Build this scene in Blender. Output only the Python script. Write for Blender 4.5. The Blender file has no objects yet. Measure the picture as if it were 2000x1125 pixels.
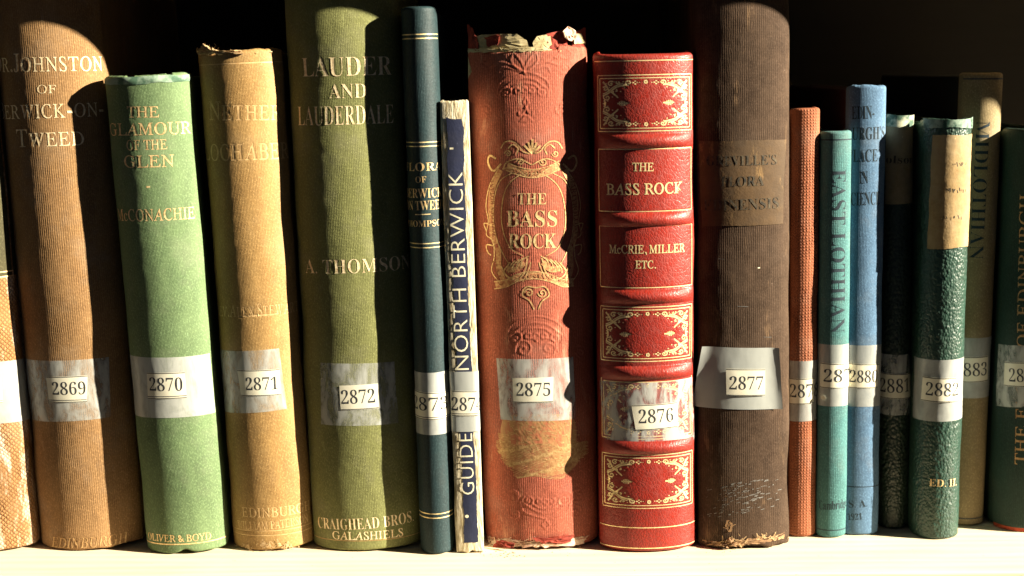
import bpy, bmesh, math, random
import numpy as np
from mathutils import Matrix, Vector

random.seed(7)
RNG = np.random.default_rng(11)
sc = bpy.context.scene
col = sc.collection
rad = math.radians

# ------------------------------------------------------------------ camera
F = 2800.0                       # focal length in pixels of a 2000 px wide frame
PITCH, ROLL = rad(8.7), rad(0.4)
CH, CY = 0.2187, -0.63
_f = Vector((0, math.cos(PITCH), -math.sin(PITCH)))
_u0 = Vector((0, math.sin(PITCH), math.cos(PITCH)))
_r0 = Vector((1, 0, 0))
_u = _u0 * math.cos(ROLL) + _r0 * math.sin(ROLL)
_r = _r0 * math.cos(ROLL) - _u0 * math.sin(ROLL)
cd = bpy.data.cameras.new('camera')
cam = bpy.data.objects.new('camera', cd)
col.objects.link(cam)
cd.sensor_width = 36.0
cd.lens = 36.0 * F / 2000.0
cd.clip_start, cd.clip_end = 0.01, 50
cam.matrix_world = Matrix(((_r.x, _u.x, -_f.x, 0), (_r.y, _u.y, -_f.y, CY), (_r.z, _u.z, -_f.z, CH), (0, 0, 0, 1)))
cd.dof.use_dof = True
cd.dof.focus_distance = 0.64
cd.dof.aperture_fstop = 7.1
sc.camera = cam
CAM = Vector((0, CY, CH))


def ray(px, py):
    return (_f + _r * ((px - 1000) / F) - _u * ((py - 562.5) / F))


def on_y(px, py, Y):
    d = ray(px, py)
    return CAM + d * ((Y - CAM.y) / d.y)


def on_z(px, py, Z=0.0):
    d = ray(px, py)
    return CAM + d * ((Z - CAM.z) / d.z)


# ------------------------------------------------------------------ light
AZ, EL = rad(75), rad(20.5)
LD = Vector((math.sin(AZ) * math.cos(EL), -math.cos(AZ) * math.cos(EL), math.sin(EL)))
ld = bpy.data.lights.new('window_sunlight', 'SPOT')
ld.energy = 9900
ld.color = (1.0, 0.885, 0.69)
ld.shadow_soft_size = 0.034
ld.spot_size = rad(12)
ld.spot_blend = 0.2
lamp = bpy.data.objects.new('window_sunlight', ld)
col.objects.link(lamp)
lamp.location = Vector((0, 0, 0.11)) + LD * 6
lamp.rotation_euler = LD.to_track_quat('Z', 'Y').to_euler()
w = bpy.data.worlds.new('World')
sc.world = w
w.use_nodes = True
w.node_tree.nodes['Background'].inputs[0].default_value = (0.62, 0.74, 1.0, 1)
w.node_tree.nodes['Background'].inputs[1].default_value = 0.042
sc.view_settings.view_transform = 'Standard'
sc.view_settings.look = 'None'
sc.view_settings.exposure = 0.0
sc.view_settings.gamma = 1
sc.cycles.max_bounces = 6
sc.cycles.transparent_max_bounces = 12
sc.cycles.sample_clamp_indirect = 4


# ------------------------------------------------------------------ materials
class NT:
    def __init__(s, name):
        s.m = bpy.data.materials.new(name)
        s.m.use_nodes = True
        s.t = s.m.node_tree
        s.b = s.t.nodes['Principled BSDF']
        s.out = s.t.nodes['Material Output']

    def n(s, k, **kw):
        nd = s.t.nodes.new(k)
        for a, b in kw.items():
            setattr(nd, a, b)
        return nd

    def l(s, a, b):
        s.t.links.new(a, b)

    def math(s, op, a, b=None, c=None):
        nd = s.n('ShaderNodeMath', operation=op)
        for i, v in enumerate((a, b, c)):
            if v is None:
                continue
            if isinstance(v, (int, float)):
                nd.inputs[i].default_value = v
            else:
                s.l(v, nd.inputs[i])
        return nd.outputs[0]

    def uv(s, sx=1, sy=1, rot=0.0):
        u = s.n('ShaderNodeUVMap')
        u.uv_map = 'uv'
        mp = s.n('ShaderNodeMapping')
        mp.inputs['Scale'].default_value = (sx, sy, 1)
        mp.inputs['Rotation'].default_value = (0, 0, rot)
        s.l(u.outputs[0], mp.inputs[0])
        return mp.outputs[0]

    def obj(s, sx=1, sy=1, sz=1):
        u = s.n('ShaderNodeTexCoord')
        mp = s.n('ShaderNodeMapping')
        mp.inputs['Scale'].default_value = (sx, sy, sz)
        s.l(u.outputs['Object'], mp.inputs[0])
        return mp.outputs[0]

    def noise(s, vec, scale, detail=3, rough=0.55, dist=0.0):
        nd = s.n('ShaderNodeTexNoise')
        nd.inputs['Scale'].default_value = scale
        nd.inputs['Detail'].default_value = detail
        nd.inputs['Roughness'].default_value = rough
        nd.inputs['Distortion'].default_value = dist
        s.l(vec, nd.inputs['Vector'])
        return nd.outputs[0]

    def voro(s, vec, scale, feat='F1'):
        nd = s.n('ShaderNodeTexVoronoi', feature=feat)
        nd.inputs['Scale'].default_value = scale
        s.l(vec, nd.inputs['Vector'])
        return nd.outputs['Distance']

    def ramp(s, v, a, b, lo=0.0, hi=1.0):
        nd = s.n('ShaderNodeMapRange')
        nd.inputs[1].default_value, nd.inputs[2].default_value = a, b
        nd.inputs[3].default_value, nd.inputs[4].default_value = lo, hi
        s.l(v, nd.inputs[0])
        return nd.outputs[0]

    def mix(s, f, a, b):
        nd = s.n('ShaderNodeMix', data_type='RGBA')
        if isinstance(f, (int, float)):
            nd.inputs[0].default_value = f
        else:
            s.l(f, nd.inputs[0])
        for i, v in ((6, a), (7, b)):
            if isinstance(v, tuple):
                nd.inputs[i].default_value = (*v, 1)
            else:
                s.l(v, nd.inputs[i])
        return nd.outputs[2]

    def bump(s, h, dist, strength=1.0, prev=None):
        nd = s.n('ShaderNodeBump')
        nd.inputs['Distance'].default_value = dist
        nd.inputs['Strength'].default_value = strength
        s.l(h, nd.inputs['Height'])
        if prev is not None:
            s.l(prev, nd.inputs['Normal'])
        return nd.outputs[0]

    def sepuv(s):
        u = s.n('ShaderNodeUVMap')
        u.uv_map = 'uv'
        x = s.n('ShaderNodeSeparateXYZ')
        s.l(u.outputs[0], x.inputs[0])
        return x.outputs[0], x.outputs[1]


def cloth(name, c, c2, kind='linen', p=0.0008, depth=0.00012, wear=None, wear_at=0.62, rough=0.8, spec=0.25, dark=0.35, seed=0.0, mott=1.0, fade=0.4, fleck=0.25):
    t = NT(name)
    u, v = t.sepuv()
    vec = t.uv()
    # small thread wander so weaves never look ruled
    wn = t.noise(t.uv(1, 1), 300, 2)
    wob = t.math('MULTIPLY', t.math('SUBTRACT', wn, 0.5), p * 0.8)
    uu = t.math('ADD', u, wob)
    vv = t.math('ADD', v, wob)
    k = 2 * math.pi / p

    def sn(a, kk):
        return t.math('MULTIPLY_ADD', t.math('SINE', t.math('MULTIPLY', a, kk)), 0.5, 0.5)
    if kind == 'rib':
        h = t.math('MULTIPLY_ADD', sn(vv, k * 1.4), 0.25, t.math('MULTIPLY', sn(uu, k), 0.75))
    elif kind == 'linen':
        a = sn(uu, k * 1.05)
        b = sn(vv, k * 1.25)
        h = t.math('ADD', t.math('MULTIPLY', t.math('MULTIPLY', a, b), 0.42), t.math('MULTIPLY', t.noise(t.uv(1, 1.8, 0.6), 1000, 3, 0.7), 0.75))
    elif kind == 'diaper':
        a = t.math('ABSOLUTE', t.math('SINE', t.math('MULTIPLY', t.math('ADD', uu, vv), k * 0.5)))
        b = t.math('ABSOLUTE', t.math('SINE', t.math('MULTIPLY', t.math('SUBTRACT', uu, vv), k * 0.5)))
        h = t.math('MINIMUM', a, b)
    elif kind == 'dots':
        h = t.math('MULTIPLY', t.math('POWER', sn(uu, k), 1.6), t.math('POWER', sn(vv, k), 1.6))
    elif kind == 'leather':
        d = t.voro(t.uv(1, 0.8), 1 / p)
        e = t.voro(t.uv(1.1, 0.9), 0.45 / p)
        h = t.math('SUBTRACT', 1.0, t.math('MULTIPLY_ADD', e, 0.12, t.math('MULTIPLY', d, 0.9)))
    elif kind == 'crackle':
        vec2 = t.uv(1, 0.75)
        nd = t.n('ShaderNodeTexVoronoi', feature='DISTANCE_TO_EDGE')
        nd.inputs['Scale'].default_value = 0.45 / p
        t.l(vec2, nd.inputs['Vector'])
        e = t.ramp(nd.outputs['Distance'], 0.0, 0.16)
        h = t.math('ADD', t.math('MULTIPLY', e, 0.7), t.math('MULTIPLY', t.noise(vec, 900, 3), 0.4))
    else:
        h = t.noise(vec, 900, 3)
    if kind not in ('crackle', 'leather'):
        h = t.math('MULTIPLY_ADD', t.math('SUBTRACT', h, 0.45), t.ramp(t.noise(t.uv(1, 0.6), 75, 5, 0.7), 0.36, 0.62, 0.25, 1.0), 0.45)
    big = t.noise(t.uv(1, 0.6), 38, 5, 0.62)
    mid = t.noise(t.uv(1, 1.0), 210, 4, 0.65)
    f = t.ramp(t.math('ADD', t.math('MULTIPLY', big, 0.65), t.math('MULTIPLY', mid, 0.35)), 0.5 - 0.16 / mott, 0.5 + 0.16 / mott)
    base = t.mix(f, c, c2)
    hd = t.ramp(h, 0.0, 0.8, 1 - dark, 1.0)
    mul = t.n('ShaderNodeVectorMath', operation='SCALE')
    t.l(base, mul.inputs[0])
    t.l(hd, mul.inputs['Scale'])
    colr = mul.outputs[0]
    st1 = t.noise(t.uv(1.0, 0.55), 16, 7, 0.68, 0.5)
    st2 = t.noise(t.uv(3.5, 0.5), 45, 5, 0.6)
    stf = t.math('MULTIPLY', t.ramp(st1, 0.34, 0.66, 0.66, 1.08), t.ramp(st2, 0.3, 0.7, 0.84, 1.06))
    ms = t.n('ShaderNodeVectorMath', operation='SCALE')
    t.l(colr, ms.inputs[0])
    t.l(stf, ms.inputs['Scale'])
    colr = ms.outputs[0]
    if kind in ('linen', 'rib'):
        fl = t.ramp(t.noise(t.uv(1.6, 1.0, 0.5), 950, 2, 0.7), 0.5, 0.68)
        colr = t.mix(t.math('MULTIPLY', fl, fleck), colr, tuple(min(1, x * 1.9 + 0.03) for x in c))
    # dust and fading that greys the cloth in patches
    g = sum(c) / 3
    colr = t.mix(t.ramp(t.noise(t.uv(1, 0.8), 26, 5, 0.7), 0.5, 0.8, 0.0, fade), colr, (g * 1.15 + 0.01, g * 1.05 + 0.01, g * 0.9 + 0.008))
    if wear:
        wm = t.noise(t.uv(2.2, 0.55), 60, 6, 0.7, 0.4)
        wf = t.math('MULTIPLY', t.ramp(wm, wear_at, wear_at + 0.14), t.ramp(h, 0.1, 0.7, 0.35, 0.9))
        colr = t.mix(wf, colr, wear)
    if kind == 'crackle':
        colr = t.mix(t.math('MULTIPLY', t.ramp(e, 0.0, 0.7, 0.55, 0.0), t.ramp(big, 0.35, 0.65)), colr, tuple(min(1, x * 1.4 + 0.05) for x in c))
        t.l(t.ramp(mid, 0.35, 0.65, rough - 0.06, rough + 0.16), t.b.inputs['Roughness'])
    # tiny specks and scuffs
    sp = t.ramp(t.noise(t.uv(1, 1), 700, 1), 0.76, 0.80)
    colr = t.mix(t.math('MULTIPLY', sp, 0.45), colr, tuple(min(1, x * 1.7 + 0.06) for x in c))
    t.l(colr, t.b.inputs['Base Color'])
    t.b.inputs['Roughness'].default_value = rough
    t.b.inputs['Specular IOR Level'].default_value = spec
    b1 = t.bump(h, depth)
    b2 = t.bump(mid, 0.00018, 0.8, b1)
    t.l(b2, t.b.inputs['Normal'])
    return t.m


def simple(name, c, c2=None, rough=0.7, metal=0.0, spec=0.3, scale=400, coat=0.0, bump=0.00005, lo=0.35, hi=0.65):
    t = NT(name)
    vec = t.obj()
    f = t.ramp(t.noise(vec, scale, 4, 0.6), lo, hi)
    t.l(t.mix(f, c, c2 or tuple(x * 0.75 for x in c)), t.b.inputs['Base Color'])
    t.b.inputs['Roughness'].default_value = rough
    t.b.inputs['Metallic'].default_value = metal
    t.b.inputs['Specular IOR Level'].default_value = spec
    t.b.inputs['Coat Weight'].default_value = coat
    t.l(t.bump(t.noise(vec, scale * 2.5, 3), bump), t.b.inputs['Normal'])
    return t.m


def tape_mat(name, lo=0.42, hi=0.58, amin=0.25, amax=0.8, tint=(0.50, 0.52, 0.49)):
    t = NT(name)
    m = t.noise(t.uv(1.4, 0.7), 85, 4, 0.6, 0.8)
    r = t.noise(t.uv(3, 0.9), 200, 3, 0.6)
    a = t.ramp(t.math('ADD', t.math('MULTIPLY', m, 0.75), t.math('MULTIPLY', r, 0.25)), lo, hi, amin, amax)
    t.b.inputs['Base Color'].default_value = (*tint, 1)
    t.b.inputs['Roughness'].default_value = 0.38
    t.b.inputs['Specular IOR Level'].default_value = 0.6
    t.b.inputs['Coat Weight'].default_value = 0.4
    t.b.inputs['Coat Roughness'].default_value = 0.25
    t.l(a, t.b.inputs['Alpha'])
    t.l(t.bump(t.noise(t.uv(1, 0.4), 120, 2), 0.0003, 0.6), t.b.inputs['Normal'])
    return t.m


def gilt(name, c=(0.80, 0.56, 0.24), dull=(0.36, 0.2, 0.08), lo=0.35, hi=0.62, metal=0.65, rough=0.36):
    t = NT(name)
    f = t.ramp(t.noise(t.obj(), 900, 3, 0.6), lo, hi)
    t.l(t.mix(f, dull, c), t.b.inputs['Base Color'])
    t.b.inputs['Metallic'].default_value = metal
    t.b.inputs['Roughness'].default_value = rough
    t.l(t.bump(t.noise(t.obj(), 1500, 2), 0.00008), t.b.inputs['Normal'])
    return t.m


GILT = gilt('worn_gilt', (0.92, 0.68, 0.34), (0.50, 0.31, 0.13), 0.3, 0.6, 0.35, 0.4)
GILT_BRIGHT = gilt('bright_gilt', (1.0, 0.80, 0.42), (0.70, 0.45, 0.17), 0.25, 0.5, 0.4, 0.3)
GILT_PALE = gilt('pale_gilt', (1.0, 0.84, 0.54), (0.66, 0.46, 0.22), 0.3, 0.58, 0.15, 0.45)
GILT_DIM = gilt('tarnished_gilt', (0.60, 0.40, 0.18), (0.34, 0.18, 0.07), 0.35, 0.65, 0.35, 0.5)
GILT_SOFT = gilt('soft_gilt', (0.80, 0.55, 0.25), (0.45, 0.24, 0.10), 0.35, 0.62, 0.35, 0.42)
GILT_BAND = gilt('rubbed_gilt_band', (0.62, 0.38, 0.16), (0.46, 0.17, 0.08), 0.38, 0.62, 0.3, 0.5)
INK = simple('printing_ink', (0.018, 0.02, 0.025), (0.05, 0.055, 0.06), 0.55)
INK_FADED = simple('faded_ink', (0.03, 0.027, 0.022), (0.13, 0.10, 0.06), 0.8, lo=0.4, hi=0.7)
INK_BLUE = simple('dark_blue_ink', (0.008, 0.018, 0.026), (0.022, 0.04, 0.055), 0.7)
LABEL = simple('label_paper', (0.74, 0.72, 0.59), (0.68, 0.65, 0.51), 0.45, spec=0.4, coat=0.25, scale=150, bump=0.00002)
PAGES = simple('page_edges', (0.30, 0.22, 0.12), (0.2, 0.14, 0.08), 0.9, scale=120)
CREAM = simple('cream_lining_paper', (0.55, 0.47, 0.27), (0.34, 0.27, 0.13), 0.9, scale=250)
FRAY = simple('frayed_thread', (0.62, 0.46, 0.26), (0.35, 0.22, 0.1), 0.9, scale=500)
TAPE = tape_mat('clear_tape')
TAPE_HAZY = tape_mat('hazy_tape', 0.3, 0.6, 0.55, 0.85, (0.42, 0.44, 0.42))
TAPE_SILVER = tape_mat('silvery_tape', 0.2, 0.5, 0.82, 0.95, (0.36, 0.38, 0.36))


# ------------------------------------------------------------------ mesh helpers
def mesh_obj(name, V, Fc, mat, parent=None, uv=None, smooth=True):
    me = bpy.data.meshes.new(name)
    V = np.asarray(V, dtype=np.float32)
    Fa = np.asarray(Fc, dtype=np.int32)
    nf, k = Fa.shape
    me.vertices.add(len(V))
    me.vertices.foreach_set('co', V.ravel())
    me.loops.add(nf * k)
    me.loops.foreach_set('vertex_index', Fa.ravel())
    me.polygons.add(nf)
    me.polygons.foreach_set('loop_start', np.arange(0, nf * k, k, dtype=np.int32))
    me.polygons.foreach_set('loop_total', np.full(nf, k, dtype=np.int32))
    me.polygons.foreach_set('use_smooth', np.full(nf, smooth))
    me.update(calc_edges=True)
    me.validate()
    if uv is not None:
        l = me.uv_layers.new(name='uv')
        l.data.foreach_set('uv', np.asarray(uv, dtype=np.float32)[Fa.ravel()].ravel())
    me.materials.append(mat)
    o = bpy.data.objects.new(name, me)
    col.objects.link(o)
    o.parent = parent
    return o


def grid_faces(nr, nc, base=0):
    i = np.arange(nr - 1)[:, None] * nc + np.arange(nc - 1)[None, :] + base
    return np.stack([i, i + 1, i + nc + 1, i + nc], -1).reshape(-1, 4)


def box_obj(name, x0, x1, y0, y1, z0, z1, mat, parent=None, bev=0.0008, seg=2):
    bm = bmesh.new()
    bmesh.ops.create_cube(bm, size=1)
    for v in bm.verts:
        v.co = Vector(((x0 + x1) / 2 + v.co.x * (x1 - x0), (y0 + y1) / 2 + v.co.y * (y1 - y0), (z0 + z1) / 2 + v.co.z * (z1 - z0)))
    if bev:
        bmesh.ops.bevel(bm, geom=bm.edges[:], offset=bev, segments=seg, affect='EDGES', profile=0.5)
    uvl = bm.loops.layers.uv.new('uv')
    for f in bm.faces:
        f.smooth = False
        for l in f.loops:
            c = l.vert.co
            l[uvl].uv = (c.y + c.x, c.z)
    me = bpy.data.meshes.new(name)
    bm.to_mesh(me)
    bm.free()
    me.materials.append(mat)
    o = bpy.data.objects.new(name, me)
    col.objects.link(o)
    o.parent = parent
    return o


# ------------------------------------------------------------------ lettering
def serif(s):
    o = ''
    for c in s:
        if 'A' <= c <= 'Z':
            o += chr(0x1D434 + ord(c) - 65)
        elif 'a' <= c <= 'z' and c != 'h':
            o += chr(0x1D44E + ord(c) - 97)
        elif '0' <= c <= '9':
            o += chr(0x1D7CE + ord(c) - 48)
        else:
            o += c
    return o


def bold(s):
    o = ''
    for c in s:
        if 'A' <= c <= 'Z':
            o += chr(0x1D400 + ord(c) - 65)
        elif 'a' <= c <= 'z':
            o += chr(0x1D41A + ord(c) - 97)
        elif '0' <= c <= '9':
            o += chr(0x1D7CE + ord(c) - 48)
        else:
            o += c
    return o


def text_tris(s, style='bold', off=0.0, space=1.0, small=None):
    """filled outline of a string: triangles in cap-height units, origin at baseline start"""
    cu = bpy.data.curves.new('text', 'FONT')
    cu.offset = off
    cu.space_character = space
    cu.resolution_u = 3
    if style == 'bold':
        cu.body = bold(s)
    elif style == 'roman':
        cu.body = serif(s)
        cu.shear = -0.26
    elif style == 'italic':
        cu.body = serif(s)
    else:
        cu.body = s
    if small:                                    # small capitals: letters after the initials
        cu.small_caps_scale = small[1]
        for i in range(len(s)):
            if i not in small[0]:
                cu.body_format[i].use_small_caps = False
    o = bpy.data.objects.new('text', cu)
    col.objects.link(o)
    dg = bpy.context.evaluated_depsgraph_get()
    me = o.evaluated_get(dg).to_mesh()
    me.calc_loop_triangles()
    V = np.array([v.co[:2] for v in me.vertices], dtype=float).reshape(-1, 2)
    T = np.array([t.vertices[:] for t in me.loop_triangles], dtype=int).reshape(-1, 3)
    o.evaluated_get(dg).to_mesh_clear()
    bpy.data.objects.remove(o)
    bpy.data.curves.remove(cu)
    return V, T


CAPH = {}


def cap_height(style):
    if style not in CAPH:
        V, T = text_tris('H', style)
        CAPH[style] = V[:, 1].max()
    return CAPH[style]


def words(s, style='bold', off=0.0, space=1.0, sc_scale=None):
    """text laid out; if sc_scale, letters marked with lower case become small capitals"""
    if sc_scale is None:
        V, T = text_tris(s, style, off, space)
        return V, T
    Vs, Ts, x, nb = [], [], 0.0, 0
    for ch in s:
        if ch == ' ':
            x += 0.3 * space
            continue
        k = sc_scale if ch.islower() else 1.0
        V, T = text_tris(ch.upper(), style, off / k)
        if ch in '.,-\'':
            k = 1.0
        wch = V[:, 0].max() - V[:, 0].min()
        V = V.copy()
        V[:, 0] = (V[:, 0] - V[:, 0].min()) * k + x
        V[:, 1] *= k
        Vs.append(V)
        Ts.append(T + nb)
        nb += len(V)
        x += wch * k + 0.075 * space
    return np.vstack(Vs), np.vstack(Ts)


def slice_mesh(V, T, step):
    """cut the flat letters into narrow cells so that they can follow a curved spine"""
    bm = bmesh.new()
    vs = [bm.verts.new((p[0], p[1], 0)) for p in V]
    for t in T:
        try:
            bm.faces.new([vs[i] for i in t])
        except ValueError:
            pass
    for ax, n in ((0, Vector((1, 0, 0))), (1, Vector((0, 1, 0)))):
        a, b = V[:, ax].min(), V[:, ax].max()
        k = a + step
        while k < b:
            co = Vector((k, 0, 0)) if ax == 0 else Vector((0, k, 0))
            bmesh.ops.bisect_plane(bm, geom=bm.verts[:] + bm.edges[:] + bm.faces[:], dist=1e-7, plane_co=co, plane_no=n)
            k += step
    bmesh.ops.triangulate(bm, faces=bm.faces[:])
    bm.verts.index_update()
    V2 = np.array([v.co[:2] for v in bm.verts])
    T2 = np.array([[v.index for v in f.verts] for f in bm.faces])
    bm.free()
    # make every face wind the same way
    a, b, c = V2[T2[:, 0]], V2[T2[:, 1]], V2[T2[:, 2]]
    s = (b[:, 0] - a[:, 0]) * (c[:, 1] - a[:, 1]) - (b[:, 1] - a[:, 1]) * (c[:, 0] - a[:, 0])
    T2[s < 0] = T2[s < 0][:, ::-1]
    return V2, T2


# ------------------------------------------------------------------ a book
BOOKS = []


class Book:
    res = 0.0004

    def __init__(s, label, edges, rows, sag, mat, theta=78, dy=None, lean=None, board_mat=None, depth=0.15, res=None):
        """edges: ((xTL,xTR,y),(xBL,xBR,y)) photo pixels of the widest outline; rows: (top row, bottom row) of the front"""
        if res:
            s.res = res
        (tl, tr, ty), (bl, br, by) = edges
        xm = (bl + br) / 2
        s.Yf = on_z(xm, rows[1]).y if dy is None else dy
        ye = s.Yf + sag
        TL, TR, BL, BR = (on_y(tl, ty, ye), on_y(tr, ty, ye), on_y(bl, by, ye), on_y(br, by, ye))
        s.w = ((TR.x - TL.x) + (BR.x - BL.x)) / 4
        s.sag = sag
        ct, cb = (TL + TR) / 2, (BL + BR) / 2
        s.lean = math.atan2(ct.x - cb.x, ct.z - cb.z) if lean is None else lean
        s.h = on_y((tl + tr) / 2, rows[0], s.Yf).z
        lift = s.w * abs(math.sin(s.lean)) + 0.0001
        s.h = (s.h - lift) / math.cos(s.lean)
        x0 = cb.x - math.tan(s.lean) * (cb.z - lift)
        s.mat = mat
        s.bmat = board_mat or mat
        s.depth = depth
        e = bpy.data.objects.new('book', None)
        e.empty_display_size = 0.01
        col.objects.link(e)
        e.location = (x0, s.Yf, lift)
        e.rotation_euler = (0, s.lean, 0)
        e['label'] = label
        e['category'] = 'book'
        e['group'] = 'old library books standing in a row on the shelf'
        s.e = e
        s.M = Matrix.Translation(e.location) @ Matrix.Rotation(s.lean, 4, 'Y')
        s.Mi = s.M.inverted()
        # arc table
        th = np.linspace(-rad(theta), rad(theta), 801)
        s.ax = s.w * np.sin(th) / math.sin(rad(theta))
        s.ay = sag * (1 - np.cos(th)) / (1 - math.cos(rad(theta)))
        du = np.hypot(np.diff(s.ax), np.diff(s.ay))
        s.au = np.concatenate([[0], np.cumsum(du)])
        s.U = s.au[-1] / 2
        s.au -= s.U
        s.wrap = 0.006
        s.UE = s.U + s.wrap
        s.nu = int(2 * s.UE / s.res) + 1
        s.nv = int(s.h / s.res) + 1
        s.gu = np.linspace(-s.UE, s.UE, s.nu)
        s.gv = np.linspace(0, s.h, s.nv)
        s.D = np.zeros((s.nv, s.nu))
        s.hole = None
        s.top = lambda u: 0 * u
        s.bot = lambda u: 0 * u
        s.roll = 0.0015
        s.tape_off = 0.0
        BOOKS.append(s)

    # --- surface
    def base(s, u):
        uc = np.clip(u, -s.U, s.U)
        x = np.interp(uc, s.au, s.ax)
        y = np.interp(uc, s.au, s.ay)
        e = 1e-4
        tx = np.interp(np.clip(uc + e, -s.U, s.U), s.au, s.ax) - np.interp(np.clip(uc - e, -s.U, s.U), s.au, s.ax)
        ty = np.interp(np.clip(uc + e, -s.U, s.U), s.au, s.ay) - np.interp(np.clip(uc - e, -s.U, s.U), s.au, s.ay)
        n = np.hypot(tx, ty)
        nx, ny = ty / n, -tx / n
        y = y + np.maximum(np.abs(u) - s.U, 0)
        out = np.abs(u) > s.U
        nx = np.where(out, np.sign(u), nx)
        ny = np.where(out, 0, ny)
        return x, y, nx, ny

    def dsp(s, u, v):
        fi = np.clip((v / s.h) * (s.nv - 1), 0, s.nv - 1.001)
        fj = np.clip((u + s.UE) / (2 * s.UE) * (s.nu - 1), 0, s.nu - 1.001)
        i, j = fi.astype(int), fj.astype(int)
        a, b = fi - i, fj - j
        D = s.D
        return D[i, j] * (1 - a) * (1 - b) + D[i + 1, j] * a * (1 - b) + D[i, j + 1] * (1 - a) * b + D[i + 1, j + 1] * a * b

    def P(s, u, v, off=0.0):
        u = np.asarray(u, float)
        v = np.asarray(v, float)
        x, y, nx, ny = s.base(u)
        d = s.dsp(u, v) + off
        return np.stack([x + nx * d, y + ny * d, v + 0 * x], -1)

    def uv(s, px, py):
        o = s.Mi @ CAM
        d = s.Mi.to_3x3() @ ray(px, py)
        y = 0.0
        for _ in range(12):
            t = (y - o.y) / d.y
            p = o + d * t
            xc = min(max(p.x, -s.w * 0.9995), s.w * 0.9995)
            y = 0.5 * y + 0.5 * float(np.interp(xc, s.ax, s.ay))
        return np.array([float(np.interp(xc, s.ax, s.au)), p.z])

    # --- relief
    def wobble(s, amp=0.0003, n=10, smin=4, smax=30):
        uu, vv = np.meshgrid(s.gu, s.gv)
        for _ in range(n):
            ku, kv = RNG.uniform(-60, 60) * 1.5, RNG.uniform(-smax, smax) * 6
            s.D += 0.5 * amp / math.sqrt(n) * np.sin(ku * uu + kv * vv + RNG.uniform(0, 6.28))
        # finer dents that break up the edge of the light
        m = RNG.standard_normal((max(4, s.nv // 9), max(4, s.nu // 9)))
        yi = np.linspace(0, m.shape[0] - 1.001, s.nv)
        xi = np.linspace(0, m.shape[1] - 1.001, s.nu)
        i, j = yi.astype(int), xi.astype(int)
        a, b = (yi - i)[:, None], (xi - j)[None, :]
        a, b = a * a * (3 - 2 * a), b * b * (3 - 2 * b)
        f = m[i][:, j] * (1 - a) * (1 - b) + m[i + 1][:, j] * a * (1 - b) + m[i][:, j + 1] * (1 - a) * b + m[i + 1][:, j + 1] * a * b
        s.D += f * amp * 0.045

    def win(s, lo, hi, pad):
        i0 = max(0, int((lo[1] - pad) / s.h * (s.nv - 1)))
        i1 = min(s.nv, int((hi[1] + pad) / s.h * (s.nv - 1)) + 2)
        j0 = max(0, int((lo[0] - pad + s.UE) / (2 * s.UE) * (s.nu - 1)))
        j1 = min(s.nu, int((hi[0] + pad + s.UE) / (2 * s.UE) * (s.nu - 1)) + 2)
        return i0, i1, j0, j1

    def press_tris(s, V, T, amp):
        m = np.zeros((s.nv, s.nu))
        for t in T:
            A, B, C = V[t[0]], V[t[1]], V[t[2]]
            lo, hi = np.minimum(np.minimum(A, B), C), np.maximum(np.maximum(A, B), C)
            i0, i1, j0, j1 = s.win(lo, hi, 0.0002)
            if i1 <= i0 or j1 <= j0:
                continue
            u, v = s.gu[None, j0:j1], s.gv[i0:i1, None]
            den = (B[1] - C[1]) * (A[0] - C[0]) + (C[0] - B[0]) * (A[1] - C[1])
            if abs(den) < 1e-14:
                continue
            a = ((B[1] - C[1]) * (u - C[0]) + (C[0] - B[0]) * (v - C[1])) / den
            b = ((C[1] - A[1]) * (u - C[0]) + (A[0] - C[0]) * (v - C[1])) / den
            e = 0.15
            m[i0:i1, j0:j1] = np.maximum(m[i0:i1, j0:j1], (a > -e) & (b > -e) & (a + b < 1 + e))
        s.D += s.blur(m, 1) * amp

    def blur(s, m, n=1):
        for _ in range(n):
            m = (np.roll(m, 1, 0) + 2 * m + np.roll(m, -1, 0)) / 4
            m = (np.roll(m, 1, 1) + 2 * m + np.roll(m, -1, 1)) / 4
        return m

    def press_line(s, pts, hw, amp, soft=1.0):
        """relief along a polyline in (u,v); hw = half width"""
        m = np.zeros((s.nv, s.nu))
        for A, B in zip(pts[:-1], pts[1:]):
            lo, hi = np.minimum(A, B), np.maximum(A, B)
            i0, i1, j0, j1 = s.win(lo, hi, hw * 2)
            if i1 <= i0 or j1 <= j0:
                continue
            u, v = s.gu[None, j0:j1], s.gv[i0:i1, None]
            ab = B - A
            L = ab @ ab + 1e-16
            t = np.clip(((u - A[0]) * ab[0] + (v - A[1]) * ab[1]) / L, 0, 1)
            d = np.hypot(u - A[0] - t * ab[0], v - A[1] - t * ab[1])
            m[i0:i1, j0:j1] = np.maximum(m[i0:i1, j0:j1], np.exp(-(d / (hw * soft)) ** 2))
        s.D += m * amp

    # --- marks on the surface
    def px(s, pts):
        return np.array([s.uv(*p) for p in pts])

    def text(s, t, p0, p1, ph, style='bold', mat=None, off=0.0, n=None, sc=None, press=0.0, name='lettering', lift=0.00006, space=1.0, arch=0.0, fit=None, parent=None):
        """baseline from pixel p0 to p1, cap height reaching pixel ph above p0; n = letters that span p0..p1"""
        V, T = words(t, style, off, space, sc)
        W = V[:, 0].max()
        if n:
            Vn, _ = words(t[:n], style, off, space, sc)
            W = Vn[:, 0].max()
        x0 = V[:, 0].min()
        A, B, Hh = s.uv(*p0), s.uv(*p1), s.uv(*ph)
        e1 = (B - A) / (W - x0)
        e2 = (Hh - A)
        perp = np.array([-e1[1], e1[0]])
        perp /= np.hypot(*perp)
        e2 = perp * (e2 @ perp) / cap_height(style)
        sx = np.hypot(*e1)
        V, T = slice_mesh(V, T, min(0.0011 / sx, 0.6))
        q = V.copy()
        q[:, 0] -= x0
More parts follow.
